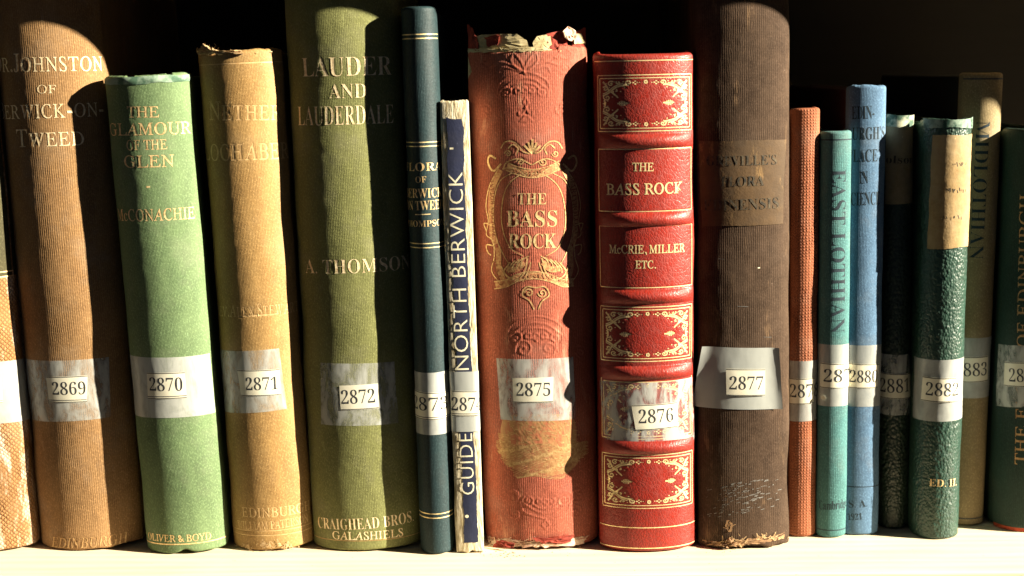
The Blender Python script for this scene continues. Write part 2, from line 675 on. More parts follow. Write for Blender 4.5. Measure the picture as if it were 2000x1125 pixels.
        if arch:
            tt = q[:, 0] / (W - x0)
            q[:, 1] += arch * 4 * tt * (1 - tt)
        uv = A + q[:, :1] * e1 + q[:, 1:] * e2
        keep = np.all(np.abs(uv[T][:, :, 0]) < s.U + 0.003, axis=1) & np.all(uv[T][:, :, 1] < s.h, axis=1)
        T = T[keep]
        if press:
            s.press_tris(uv, T, press)
        return s.later(lambda: mesh_obj(name, s.P(uv[:, 0], uv[:, 1], lift), T, mat or GILT, parent or s.e, uv))

    def later(s, fn):
        s.todo = getattr(s, 'todo', [])
        s.todo.append(fn)

    def ribbon_data(s, pts, hw, k=0):
        pts = np.asarray(pts, float)
        d = np.hypot(*np.diff(pts, axis=0).T)
        L = np.concatenate([[0], np.cumsum(d)])
        n = max(2, int(L[-1] / 0.0008) + 1)
        t = np.linspace(0, L[-1], n)
        if np.ndim(hw) > 0:
            hw = np.interp(t, L, hw)[:, None]
        q = np.stack([np.interp(t, L, pts[:, 0]), np.interp(t, L, pts[:, 1])], -1)
        g = np.gradient(q, axis=0)
        nn = np.hypot(g[:, 0], g[:, 1])[:, None] + 1e-12
        nrm = np.stack([-g[:, 1], g[:, 0]], -1) / nn
        a, b = q - nrm * hw, q + nrm * hw
        V = np.empty((2 * n, 2))
        V[0::2], V[1::2] = a, b
        i = np.arange(n - 1) * 2
        Fc = np.stack([i, i + 2, i + 3, i + 1], -1)
        return V, Fc

    def lines(s, polys, hw, mat, name='gilt_line', lift=0.00006, press=0.0, parent=None, label=None, kind=None):
        """polys: list of (u,v) polylines (or (poly, hw)); one mesh"""
        Vs, Fs, offs, nb = [], [], [], 0
        for k, p in enumerate(polys):
            h = hw
            if isinstance(p, tuple):
                p, h = p
            p = np.asarray(p, float)
            if press:
                s.press_line(p, (float(np.max(h))) + 0.0001, press)
            V, Fc = s.ribbon_data(p, h)
            Vs.append(V)
            Fs.append(Fc + nb)
            offs.append(np.full(len(V), lift + (k % 7) * 0.000006))
            nb += len(V)
        V, Fc, of = np.vstack(Vs), np.vstack(Fs), np.concatenate(offs)

        def go():
            o = mesh_obj(name, s.P(V[:, 0], V[:, 1], of), Fc, mat, parent or s.e, V)
            if label:
                o['label'] = label
            if kind:
                o['kind'] = kind
            return o
        s.later(go)

    def hline(s, y0, y1=None, x0=None, x1=None, mat=None, px=2.0, name='gilt_line', press=0.0, pieces=1, lift=0.00006):
        """a ruled line right across the spine at pixel row y0 (measured on the front)"""
        xm = s.px_mid(y0)
        v = s.uv(xm, y0)[1]
        ua = -s.U * 0.98 if x0 is None else s.uv(x0, y0)[0]
        ub = s.U * 0.98 if x1 is None else s.uv(x1, y0)[0]
        s.lines([np.array([[ua, v], [ub, v]])], px * 0.00011, mat or GILT, name, lift, press)

    def px_mid(s, y):
        """pixel column of the spine's middle at row y"""
        p = s.M @ Vector((0, 0, s.h / 2))
        # walk along the spine for the row
        best = None
        for z in np.linspace(0, s.h, 60):
            q = s.M @ Vector((0, 0, z)) - CAM
            yy = 562.5 - F * q.dot(_u) / q.dot(_f)
            xx = 1000 + F * q.dot(_r) / q.dot(_f)
            if best is None or abs(yy - y) < best[0]:
                best = (abs(yy - y), xx)
        return best[1]

    def patch(s, name, q, mat, lift=0.00012, step=0.0015, edge=0.0, parent=None, label=None, liftfn=None, jag=0.0, thick=0.0):
        """a sheet laid over the spine: q = pixel corners TL,TR,BR,BL (or uv if array)"""
        q = q if isinstance(q, np.ndarray) else s.px(q)
        W = max(np.hypot(*(q[1] - q[0])), np.hypot(*(q[2] - q[3])))
        Hh = max(np.hypot(*(q[3] - q[0])), np.hypot(*(q[2] - q[1])))
        nc, nr = max(6, int(W / step)) + 1, max(5, int(Hh / step)) + 1
        a = np.linspace(0, 1, nc)[None, :, None]
        b = np.linspace(0, 1, nr)[:, None, None]
        g = (q[3] * (1 - a) + q[2] * a) * (1 - b) + (q[0] * (1 - a) + q[1] * a) * b
        if jag:
            r = lambda n: (np.interp(np.arange(n), np.linspace(0, n, max(4, n // 6)), RNG.standard_normal(max(4, n // 6))) + 0.25 * RNG.standard_normal(n)) * jag * 0.7
            g[0, :, 1] += r(nc)
            g[-1, :, 1] += r(nc)
            g[:, 0, 0] += r(nr)
            g[:, -1, 0] += r(nr)
        g = g.reshape(-1, 2)
        lf = np.full(len(g), lift)
        if liftfn is not None:
            aa = np.broadcast_to(a, (nr, nc, 1)).reshape(-1)
            bb = np.broadcast_to(b, (nr, nc, 1)).reshape(-1)
            lf = lf + liftfn(aa, bb)

        def go():
            o = mesh_obj(name, s.P(g[:, 0], g[:, 1], lf), grid_faces(nr, nc), mat, parent or s.e, g)
            if label:
                o['label'] = label
            return o
        s.later(go)

    def tape(s, q, mat=None, full=False, up=0.0, **kw):
        q = s.px(q)
        if full:
            q[0, 0] = q[3, 0] = -s.U - 0.004
            q[1, 0] = q[2, 0] = s.U + 0.004
        s.patch('tape', q, mat or TAPE, lift=0.00014 + up, **kw)

    def number(s, num, q, dig, rules=('top', 'bottom'), wide=None, clip=None, up=0.0):
        """q: label corners; dig: (x0,x1,ytop,ybase_left,ybase_right) pixels of the digits"""
        def go():
            qq = s.px(q)
            if wide:                       # label runs on round the edge of the spine
                for i in (1, 2):
                    qq[i, 0] = min(s.U + 0.003, qq[i, 0] + wide)
            todo, s.todo = s.todo, []
            s.patch('number_label', qq, LABEL, lift=0.00024 + up, step=0.0012)
            lab = s.todo[0]()
            s.todo = []
            x0, x1, yt, yb0, yb1 = dig
            s.text(num, (x0, yb0), (x1, yb1), (x0, yt), 'bold', INK, off=-0.010, name='printed_number', lift=0.000268 + up, parent=lab, n=clip)
            for r in rules:
                if r == 'top':
                    a, b = qq[0], qq[1]
                    o = -0.00035
                elif r == 'bottom':
                    a, b = qq[3], qq[2]
                    o = 0.0003
                else:
                    a, b = qq[3], qq[2]
                    o = 0.00115
                p = np.array([a, b]) + np.array([0, o])
                s.lines([p], 0.00017, INK, 'rule', 0.000265 + up, parent=lab)
            for f in s.todo:
                f()
            s.todo = todo
        s.later(go)

    def flap(s, name, pts, mat, lift=0.0004, thick=0.00035, crumple=0.0, seed=1, n=5, ragged=0.0, fn=None):
        """a torn scrap following the spine: polygon in pixels, star-shaped about its middle"""
        r = np.random.default_rng(seed)
        p = s.px(pts) if not isinstance(pts, np.ndarray) else pts
        # pixels above the head: carry on upwards
        q = []
        m = len(p)
        for i in range(m):
            for t in np.linspace(0, 1, n, endpoint=False):
                q.append(p[i] * (1 - t) + p[(i + 1) % m] * t + r.standard_normal(2) * ragged)
        q = np.array(q)
        k = len(q)
        c = q.mean(0)
        rings = [1.0, 0.72, 0.4]
        V = np.vstack([c + (q - c) * g for g in rings] + [c[None]])
        Fc = []
        for a in range(2):
            for i in range(k):
                j = (i + 1) % k
                Fc += [(a * k + i, a * k + j, (a + 1) * k + j), (a * k + i, (a + 1) * k + j, (a + 1) * k + i)]
        for i in range(k):
            Fc.append((2 * k + i, 2 * k + (i + 1) % k, 3 * k))
        of = lift + crumple * r.standard_normal(len(V))
        if fn is not None:
            of = of + fn(V)
        nV = len(V)
        Fb = [(a + nV, c_ + nV, b + nV) for a, b, c_ in Fc]
        Fs = []
        for i in range(k):
            j = (i + 1) % k
            Fs += [(i, i + nV, j + nV), (i, j + nV, j)]

        def go():
            A = s.P(V[:, 0], V[:, 1], of)
            Bk = s.P(V[:, 0], V[:, 1], of - thick)
            mesh_obj(name, np.vstack([A, Bk]), Fc + Fb + Fs, mat, s.e, np.vstack([V, V]), smooth=False)
        s.later(go)

    def threads(s, name, cx, cy, sx, sy, n, mat, length=8, seed=1, hw=0.00012):
        r = random.Random(seed)
        out = []
        for i in range(n):
            x, y = r.gauss(cx, sx), r.gauss(cy, sy)
            a = r.uniform(0, 6.28)
            L = r.uniform(0.4, 1) * length
            pts = [(x, y), (x + L * math.cos(a) * .5 + r.uniform(-2, 2), y + L * math.sin(a) * .5 + r.uniform(-2, 2)), (x + L * math.cos(a), y + L * math.sin(a))]
            p = s.px(smooth(pts, 4))
            out.append((p, hw * r.uniform(.6, 1.5)))
        s.lines(out, hw, mat, name, lift=0.0006, kind='stuff')

    def decal(s, name, pts, mat, lift=0.00006, kind=None):
        p = s.px(pts)
        V = np.vstack([p, p.mean(0)[None]])
        k = len(p)
        T = np.array([(i, (i + 1) % k, k) for i in range(k)])
        V, T = slice_mesh(V, T, 0.0010)
        s.later(lambda: mesh_obj(name, s.P(V[:, 0], V[:, 1], lift), T, mat, s.e, V))

    # --- the solid parts
    def build(s, boards=True, spine_name='spine'):
        nu, nv = s.nu, s.nv
        tp = s.top(s.gu)
        bt = s.bot(s.gu)
        f = (s.gv / s.h)[:, None]
        V = bt[None, :] + f * (s.h + tp - bt)[None, :]
        Uu = np.broadcast_to(s.gu[None, :], V.shape)
        x, y, nx, ny = s.base(s.gu)
        edgef = np.clip((s.UE - np.abs(s.gu)) / 0.004, 0, 1)[None, :]
        D = s.D * edgef
        # round the head and tail over
        ez = np.minimum(V - bt[None, :], (s.h + tp)[None, :] - V)
        r = s.roll
        q = np.clip(1 - ez / r, 0, 1)
        D = D - r * (1 - np.sqrt(np.maximum(0, 1 - q * q)))
        X, Y, Z = x[None] + nx[None] * D, y[None] + ny[None] * D, V
        rows = [np.stack([X, Y, Z], -1)]
        pts = rows[0]
        # turn the cloth in at head and tail
        t_in = []
        for k, (dn, dz) in enumerate(((-0.0008, 0.0), (-0.0011, -0.004))):
            t_in.append(np.stack([x + nx * (-r + dn), y + ny * (-r + dn), s.h + tp + dz], -1))
        b_in = []
        for k, (dn, dz) in enumerate(((-0.0011, 0.004), (-0.0008, 0.0))):
            b_in.append(np.stack([x + nx * (-r + dn), y + ny * (-r + dn), bt + dz], -1))
        allp = np.concatenate([np.array(b_in), pts, np.array(t_in)], 0)
        UV = np.concatenate([np.stack([Uu[:1] + 0 * V[:1], V[:1] - 0.003], -1), np.stack([Uu[:1] + 0 * V[:1], V[:1] - 0.001], -1),
                             np.stack([Uu, V], -1), np.stack([Uu[-1:], V[-1:] + 0.001], -1), np.stack([Uu[-1:], V[-1:] + 0.003], -1)], 0)
        nr = allp.shape[0]
        s.spine = mesh_obj(spine_name, allp.reshape(-1, 3), grid_faces(nr, nu), s.mat, s.e, UV.reshape(-1, 2))
        if boards:
            t = 0.0026
            y0, y1 = s.sag + 0.0035, s.sag + s.depth
            for sg in (-1, 1):
                xa, xb = sorted((sg * (s.w - 0.0005), sg * (s.w - 0.0005 - t)))
                box_obj('cover_board', xa, xb, y0, y1, 0.0004, s.h - 0.0015, s.bmat, s.e)
            box_obj('page_block', -s.w + t + 0.0007, s.w - t - 0.0007, s.sag * 0.75 + 0.004, y1 - 0.003, 0.0025, s.h - 0.005, PAGES, s.e, bev=0.0006)
        for fn in getattr(s, 'todo', []):
            fn()
        s.todo = []


def jag(seed, amp, n=40, bias=0.0):
    """ragged profile along the spine"""
    r = np.random.default_rng(seed)
    xs = np.linspace(-0.05, 0.05, n)
    ys = r.standard_normal(n) * amp + bias
    ys2 = r.standard_normal(n * 5) * amp * 0.25
    xs2 = np.linspace(-0.05, 0.05, n * 5)
    return lambda u: np.interp(u, xs, ys) + np.interp(u, xs2, ys2)


def spiral(cx, cy, r0, r1, a0, turns, n=26):
    t = np.linspace(0, 1, n)
    a = a0 + turns * 2 * math.pi * t
    r = r0 + (r1 - r0) * t
    return np.stack([cx + r * np.cos(a), cy + r * np.sin(a)], -1)


def smooth(pts, n=8):
    p = np.asarray(pts, float)
    P = np.vstack([2 * p[0] - p[1], p, 2 * p[-1] - p[-2]])
    out = []
    for i in range(1, len(P) - 2):
        t = np.linspace(0, 1, n, endpoint=False)[:, None]
        a, b, c, d = P[i - 1], P[i], P[i + 1], P[i + 2]
        out.append(0.5 * (2 * b + (c - a) * t + (2 * a - 5 * b + 4 * c - d) * t ** 2 + (-a + 3 * b - 3 * c + d) * t ** 3))
    out.append(p[-1:])
    return np.vstack(out)


def dot(cx, cy, r):
    return (np.array([[cx - r, cy], [cx, cy], [cx + r, cy]]), np.array([r * 0.5, r, r * 0.5]))


# ------------------------------------------------------------------ bookcase
def wood(name, c, c2, rough=0.55):
    t = NT(name)
    v = t.obj(1.2, 9, 14)
    n1 = t.noise(v, 14, 5, 0.6, 0.6)
    n2 = t.noise(t.obj(3, 60, 60), 30, 3, 0.6)
    wv = t.n('ShaderNodeTexWave', wave_type='BANDS', bands_direction='Y')
    wv.inputs['Scale'].default_value = 9
    wv.inputs['Distortion'].default_value = 5
    wv.inputs['Detail'].default_value = 3
    t.l(t.obj(0.35, 5, 5), wv.inputs['Vector'])
    f = t.math('ADD', t.math('MULTIPLY', t.ramp(n1, 0.3, 0.7), 0.5), t.math('MULTIPLY', wv.outputs[1] if False else wv.outputs['Fac'], 0.35))
    f = t.math('ADD', f, t.math('MULTIPLY', n2, 0.2))
    base = t.mix(t.ramp(f, 0.15, 1.0), c, c2)
    kn = t.voro(t.obj(5, 16, 16), 1.0)
    base = t.mix(t.ramp(kn, 0.05, 0.16, 0.55, 0.0), base, tuple(x * 0.45 for x in c2))
    spk = t.ramp(t.noise(t.obj(), 420, 2), 0.73, 0.78)
    base = t.mix(t.math('MULTIPLY', spk, 0.5), base, tuple(x * 0.35 for x in c2))
    t.l(base, t.b.inputs['Base Color'])
    t.b.inputs['Roughness'].default_value = rough
    t.l(t.bump(f, 0.0003, 0.6), t.b.inputs['Normal'])
    return t.m


PINE = wood('pale_pine', (0.82, 0.72, 0.53), (0.70, 0.58, 0.39))
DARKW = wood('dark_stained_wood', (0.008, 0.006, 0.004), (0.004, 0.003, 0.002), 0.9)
case = bpy.data.objects.new('bookcase', None)
col.objects.link(case)
case['label'] = 'pale pine bookcase shelf with dark back under the row of old books'
case['category'] = 'bookcase'
sfy = on_z(1640, 1119).y
print('shelf front', sfy)
o = box_obj('lower_shelf', -0.75, 0.75, sfy, 0.24, -0.022, 0.0, PINE, case, bev=0.0012, seg=3)
USH = 0.2865
o = box_obj('upper_shelf', -0.75, 0.75, sfy, 0.24, USH, USH + 0.022, PINE, case, bev=0.0012, seg=3)
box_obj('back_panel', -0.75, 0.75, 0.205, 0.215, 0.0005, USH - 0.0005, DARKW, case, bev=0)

# ------------------------------------------------------------------ books, left to right
# -- 2868: mostly outside the frame
B = Book('leftmost book, cut by the frame, tan lattice-grained cloth with dark olive top', ((-235, -18, 100), (-150, 78, 1060)), (-70, 1083), 0.011,
         cloth('tan_lattice_cloth', (0.50, 0.27, 0.11), (0.38, 0.18, 0.06), 'diaper', 0.0022, 0.0004, (0.75, 0.62, 0.5), 0.5, dark=0.6), res=0.0006)
B.wobble(0.0004)
q = B.px([(-100, 548), (10, 548), (10, 600), (-100, 600)])
vb = q[0, 1]
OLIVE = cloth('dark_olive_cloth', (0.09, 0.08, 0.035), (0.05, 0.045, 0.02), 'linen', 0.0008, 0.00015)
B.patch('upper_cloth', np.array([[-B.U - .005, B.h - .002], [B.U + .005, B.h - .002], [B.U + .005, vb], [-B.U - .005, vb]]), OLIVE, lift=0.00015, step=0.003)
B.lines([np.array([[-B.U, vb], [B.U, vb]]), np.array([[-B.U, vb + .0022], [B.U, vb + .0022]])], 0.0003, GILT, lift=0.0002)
B.tape([(-100, 702), (44, 702), (56, 821), (-100, 821)], TAPE_HAZY, full=True)
B.number('2868', [(-70, 738), (2, 738), (5, 787), (-66, 787)], (-63, -2, 748, 773, 773), ('bottom', 'dbl'))
B.build()

# -- 2869
B = Book('tall brown ribbed cloth book near the left edge, paper number 2869 under tape', ((-16, 205, 60), (88, 276, 1060)), (-75, 1083), 0.0125,
         cloth('brown_ribbed_cloth', (0.385, 0.225, 0.095), (0.27, 0.145, 0.058), 'rib', 0.00095, 0.00008, (0.52, 0.36, 0.2), 0.62, seed=1, dark=0.36), dy=0.005)
B.wobble(0.0005)
for (t, p0, p1, ph, sc_) in (('Dr.Johnston', (-12, 141), (200, 138), (-12, 106), 0.78), ('of', (73, 182), (110, 182), (73, 166), 1), ('Berwick-on-', (1, 232), (203, 226), (1, 200), 0.82), ('Tweed', (34, 287), (165, 283), (34, 253), 0.78)):
    B.text(t, p0, p1, ph, 'roman', GILT_PALE, off=0.002, sc=sc_, press=-0.0001, lift=0.00017)
B.text('EDINBURGH', (102, 1067), (252, 1058), (102, 1048), 'italic', GILT_DIM, off=0.0, press=-0.0001, lift=0.00018)
B.tape([(47, 698), (213, 697), (216, 814), (58, 817)])
B.number('2869', [(90, 735), (171, 733), (170, 785), (96, 786)], (103, 168, 747, 771, 770), ('top', 'bottom', 'dbl'))
B.bot = jag(3, 0.0003, 14)
B.top = jag(4, 0.0002,12)
B.build()

# -- 2870
GREEN = cloth('sage_green_cloth', (0.185, 0.275, 0.125), (0.12, 0.195, 0.088), 'linen', 0.00065, 0.00015, (0.34, 0.5, 0.28), 0.64, rough=0.7)
B = Book('sage green cloth book with gilt lettering and paper number 2870 under tape', ((207, 371, 160), (286, 444, 1055)), (146, 1080), 0.0095, GREEN, dy=-0.001)
B.wobble(0.0004)
B.hline(154, mat=GILT, px=2.4)
for (t, p0, p1, ph) in (('THE', (249, 229), (311, 229), (249, 208)), ('GLAMOUR', (217, 264), (374, 260), (217, 241)), ('OF THE', (248, 293), (327, 291), (248, 274)), ('GLEN', (244, 327), (341, 325), (244, 304)), ('McCONACHIE', (232, 430), (381, 426), (232, 408)), ('OLIVER & BOYD', (290, 1052), (413, 1052), (283, 1035))):
    B.text(t, p0, p1, ph, 'roman', GILT, off=0.006, space=1.0, press=-0.0001, lift=0.00012)
q = B.uv(290, 365)
B.lines([dot(q[0], q[1], 0.0008)], 0.0005, GILT_BRIGHT, 'gilt_dot')
B.hline(1063, mat=GILT, px=2.4)
B.tape([(254, 692), (409, 690), (420, 805), (262, 809)], tape_mat('tape_a', 0.30, 0.5, 0.4, 0.78))
B.number('2870', [(287, 727), (361, 726), (365, 777), (289, 779)], (293, 357, 738, 763, 763), ('top', 'bottom', 'dbl'))
B.top = lambda u, j=jag(5, 0.00025, 14): j(u) - 0.0008 * (np.abs(u + 0.006) < 0.002) - 0.0006 * (np.abs(u - 0.012) < 0.0012)
B.bot = lambda u, j=jag(8, 0.00015, 10): j(u) + 0.0016 * np.exp(-((u - 0.001) / 0.003) ** 2)
PALEG = simple('green_cloth_highlight', (0.26, 0.36, 0.27), (0.07, 0.14, 0.09), 0.8, scale=180, lo=0.42, hi=0.58)  # pale green highlight of the folded headcap, put into its colour
vt = B.h
B.patch('headcap', np.array([[-B.U + .001, vt - .0006], [B.U - .0005, vt - .0006], [B.U - .0005, vt - .0036], [-B.U + .001, vt - .0040]]), PALEG, lift=0.0002, step=0.0008, jag=0.0004, liftfn=lambda a, b: 0.0006 * np.sin(b * 3.14) * (0.6 + 0.4 * np.sin(a * 23)))
B.build()

# -- 2871
B = Book('tan cloth book with frayed head, blind-stamped lettering, tagged 2871', ((384, 553, 110), (462, 608, 1058)), (98, 1080), 0.0105,
         cloth('tan_cloth', (0.46, 0.29, 0.11), (0.35, 0.20, 0.068), 'linen', 0.0007, 0.00016, (0.60, 0.42, 0.20), 0.62, rough=0.55, dark=0.25, fade=0.15), dy=0.003)
B.wobble(0.0005)
TANL = simple('tan_tooling', (0.66, 0.46, 0.22), (0.46, 0.28, 0.12), 0.5)
for (t, p0, p1, ph, sc_) in (('Nether', (410, 234), (548, 234), (410, 198), 0.8), ('Lochaber', (398, 312), (572, 308), (398, 274), 0.82), ('Rev.Alex.Stewart', (424, 615), (592, 606), (424, 592), 0.8), ('EDINBURGH', (474, 1008), (606, 994), (474, 990), None), ('WILLIAM PATERSON', (466, 1031), (602, 1018), (466, 1016), None)):
    B.text(t, p0, p1, ph, 'roman', TANL, off=0.006, sc=sc_, press=-0.00014, lift=0.00008)
a, b = B.uv(395, 127)[1], B.uv(470, 616)
for seg in (np.array([[-B.U, a], [B.U, a]]), np.array([[-B.U * .3, b[1] - .0004], [B.U * .5, b[1] - .0002]])):
    B.lines([seg], 0.00025, TANL, 'tooled_line', press=-0.0001)
for y in (1037, 1046):
    B.hline(y, mat=TANL, px=1.6, name='tooled_line', press=-0.00014)
B.tape([(424, 681), (545, 680), (560, 798), (436, 802)], tape_mat('tape_b', 0.38, 0.56, 0.2, 0.75))
B.number('2871', [(464, 722), (546, 720), (549, 771), (471, 773)], (481, 543, 738, 762, 760), ('top', 'bottom'))
B.top = lambda u, j=jag(15, 0.0003, 26): j(u) - 0.0012 * np.exp(-((u + 0.010) / 0.003) ** 2) + 0.0012 * np.exp(-((u + 0.0165) / 0.002) ** 2)
B.bot = jag(16, 0.0002, 20)
B.flap('torn_headcap', [(388, 100), (400, 86), (412, 92), (424, 98), (470, 99), (478, 104), (430, 106), (396, 108)], FRAY, lift=0.0008, ragged=0.0003, crumple=0.0005, seed=31, n=6)
B.threads('frayed_threads', 402, 98, 10, 4, 40, FRAY, 9, 11, 0.00015)
B.threads('frayed_threads', 440, 102, 25, 2, 40, FRAY, 6, 12)
B.threads('frayed_threads', 520, 1064, 34, 3, 45, FRAY, 7, 13)
for cx in (488, 515, 560):
    B.threads('frayed_threads', cx, 1066, 3, 4, 18, FRAY, 8, cx)
b2871 = B
B.build()

# -- 2872
B = Book('tall olive green cloth book lettered about Lauder, rising out of the frame, tagged 2872', ((557, 778, 20), (613, 823, 1058)), (-75, 1083), 0.0115,
         cloth('olive_green_cloth', (0.255, 0.265, 0.095), (0.18, 0.19, 0.065), 'linen', 0.0008, 0.00017, (0.36, 0.38, 0.16), 0.62, rough=0.72, dark=0.4), dy=0.0015)
B.wobble(0.0005)
for (t, p0, p1, ph, n, st) in (('LAUDER', (591, 150), (735, 147), (591, 113), 5, 'bold'), ('AND', (643, 192), (716, 191), (643, 164), None, 'bold'), ('LAUDERDALE', (583, 245), (735, 242), (583, 208), 8, 'bold'), ('A. THOMSON', (598, 533), (738, 531), (598, 506), 7, 'bold'), ('CRAIGHEAD BROS.', (622, 1030), (807, 1017), (622, 1009), None, 'bold'), ('GALASHIELS', (650, 1052), (787, 1046), (650, 1037), None, 'roman')):
    B.text(t, p0, p1, ph, st, GILT_PALE, off=-0.011 if st == 'bold' else 0.005, n=n, press=-0.0001, lift=0.00017)
B.hline(1056, mat=GILT_DIM, px=1.2)
B.tape([(627, 708), (770, 706), (778, 826), (628, 828)], tape_mat('tape_c', 0.42, 0.58, 0.22, 0.75))
B.number('2872', [(663, 753), (738, 749), (740, 797), (666, 801)], (668, 733, 763, 789, 786), ('bottom',))
B.bot = jag(21, 0.0002, 16)
B.build()

# -- 2873
BLUEL = cloth('dark_blue_green_cloth', (0.016, 0.042, 0.048), (0.010, 0.028, 0.033), 'linen', 0.0007, 0.00016, (0.07, 0.11, 0.12), 0.66, rough=0.6, spec=0.28, dark=0.3)
B = Book('slim dark teal cloth book with paired gilt lines and a flora title, tagged 2873', ((782, 855, 40), (823, 886, 1065)), (12, 1080), 0.0075, BLUEL, dy=-0.0035)
B.wobble(0.0003)
for y in (67, 75, 278, 286, 476, 484, 1004, 1012):
    B.hline(y, mat=GILT_BRIGHT, px=2.0)
for (t, p0, p1, ph) in (('FLORA', (791, 333), (860, 331), (791, 317)), ('OF', (812, 357), (833, 356), (812, 345)), ('BERWICK', (791, 385), (862, 383), (791, 367)), ('ON TWEED', (793, 409), (864, 406), (793, 391)), ('THOMPSON', (794, 441), (866, 438), (794, 429))):
    B.text(t, p0, p1, ph, 'bold', GILT, off=-0.008, lift=0.00012)
q = B.px([(811, 419), (841, 418)])
B.lines([q], 0.0002, GILT_BRIGHT)
B.tape([(804, 723), (873, 722), (880, 841), (812, 842)], TAPE_HAZY, full=True)
B.number('2873', [(806, 759), (875, 762), (880, 812), (812, 813)], (811, 873, 772, 796, 797), ('bottom', 'dbl', 'top'))
B.build()

# -- 2874: thin pamphlet with a navy spine strip
CREAMC = simple('worn_cream_card', (0.62, 0.56, 0.40), (0.36, 0.29, 0.16), 0.9, scale=220)
tt_ = NT('worn_cream_spine')
f = tt_.ramp(tt_.noise(tt_.uv(6, 1), 120, 5, 0.65), 0.4, 0.6)
tt_.l(tt_.mix(f, (0.66, 0.60, 0.44), (0.30, 0.24, 0.13)), tt_.b.inputs['Base Color'])
tt_.b.inputs['Roughness'].default_value = 0.9
tt_.l(tt_.bump(tt_.noise(tt_.uv(5, 1), 260, 4), 0.0005), tt_.b.inputs['Normal'])
B = Book('thin cream pamphlet with worn edges and a navy title strip reading upwards, tagged 2874', ((858, 915, 200), (892, 944, 1072)), (196, 1077), 0.0009, tt_.m, theta=55, dy=-0.0015)
B.wobble(0.0005)
NAVY = cloth('navy_paper', (0.022, 0.028, 0.07), (0.035, 0.042, 0.085), 'plain', 0.001, 0.0001, (0.24, 0.25, 0.25), 0.64, rough=0.6)
strip = B.px([(871, 232), (903, 232), (933, 1060), (908, 1062)])
B.patch('title_strip', strip, NAVY, lift=0.00012, step=0.001, jag=0.00045)
CRINK = simple('cream_printing', (0.72, 0.68, 0.50), (0.4, 0.36, 0.25), 0.8, lo=0.5, hi=0.8)
B.text('NORTH BERWICK', (916, 722), (903, 336), (889, 722), 'sans', CRINK, off=-0.01, lift=0.0002, space=1.05)
B.text('GUIDE', (927, 965), (922, 846), (901, 965), 'sans', CRINK, off=-0.01, lift=0.0002, space=1.1)
for c in ((882, 290), (912, 1008)):
    q = B.uv(*c)
    B.lines([dot(q[0], q[1], 0.0008)], 0.0006, CRINK, 'printed_dot', lift=0.0002)
B.tape([(877, 725), (936, 725), (941, 842), (883, 842)], TAPE_SILVER, full=True, up=0.0002)
B.number('2874', [(877, 762), (936, 763), (940, 812), (883, 812)], (882, 928, 776, 801, 802), ('bottom', 'dbl', 'top'), clip=3, up=0.0002)
B.top = jag(31, 0.0004, 40)
B.bot = jag(32, 0.0004, 60)
B.roll = 0.0008
B.build()

# -- 2875: red ribbed cloth, gilt cartouche, blind-stamped capitals
RED = cloth('faded_red_ribbed_cloth', (0.47, 0.13, 0.076), (0.34, 0.08, 0.046), 'rib', 0.00098, 0.00009, (0.62, 0.32, 0.20), 0.58, rough=0.75, dark=0.5)
B = Book('thick worn red cloth book with torn head and a gilt scrolled cartouche, tagged 2875', ((909, 1150, 105), (952, 1165, 1045)), (97, 1068), 0.0135, RED, res=0.00036, dy=0.0022)
B.wobble(0.0006)


def pxs(b, pts, n=8):
    return b.px(smooth(pts, n))


def relief(b, polys, hw=0.0005, amp=0.0005):
    for p in polys:
        b.press_line(p, hw, amp)
        c = p.copy()
        b.press_line(p, hw * 2.6, -amp * 0.35)


def sp_px(b, cx, cy, r0, r1, a0, turns, n=30):
    p = spiral(cx, cy, r0, r1, a0, turns, n)
    return b.px(p)


def capital(b, cx, cy, s, fl=1):
    """an Ionic capital: two volutes, a double roll between, three beads"""
    out = []
    L, R = cx - 40 * s, cx + 40 * s
    out.append(pxs(b, [(L - 12 * s, cy + fl * 12 * s), (L - 4 * s, cy - fl * 12 * s), (cx - 10 * s, cy - fl * 24 * s), (cx + 14 * s, cy - fl * 24 * s), (R + 2 * s, cy - fl * 12 * s), (R + 12 * s, cy + fl * 12 * s)]))
    out.append(pxs(b, [(L, cy + fl * 2 * s), (cx - 16 * s, cy - fl * 12 * s), (cx + 16 * s, cy - fl * 12 * s), (R, cy + fl * 2 * s)]))
    out.append(pxs(b, [(L + 12 * s, cy + fl * 6 * s), (cx - 14 * s, cy - fl * 3 * s), (cx + 14 * s, cy - fl * 3 * s), (R - 12 * s, cy + fl * 6 * s)]))
    out.append(sp_px(b, L + 5 * s, cy + fl * 12 * s, 1, 13 * s, 0, -1.6 * fl))
    out.append(sp_px(b, R - 5 * s, cy + fl * 12 * s, 1, 13 * s, math.pi, 1.6 * fl))
    for k in (-1, 0, 1):
        out.append(sp_px(b, cx + k * 14 * s, cy + fl * 10 * s, 5 * s, 5 * s, 0, 1, 12))
    return out


rl = capital(B, 1024, 168, 1.0)
rl += capital(B, 1047, 650, 1.1)
rl += capital(B, 1066, 995, 0.95, -1)
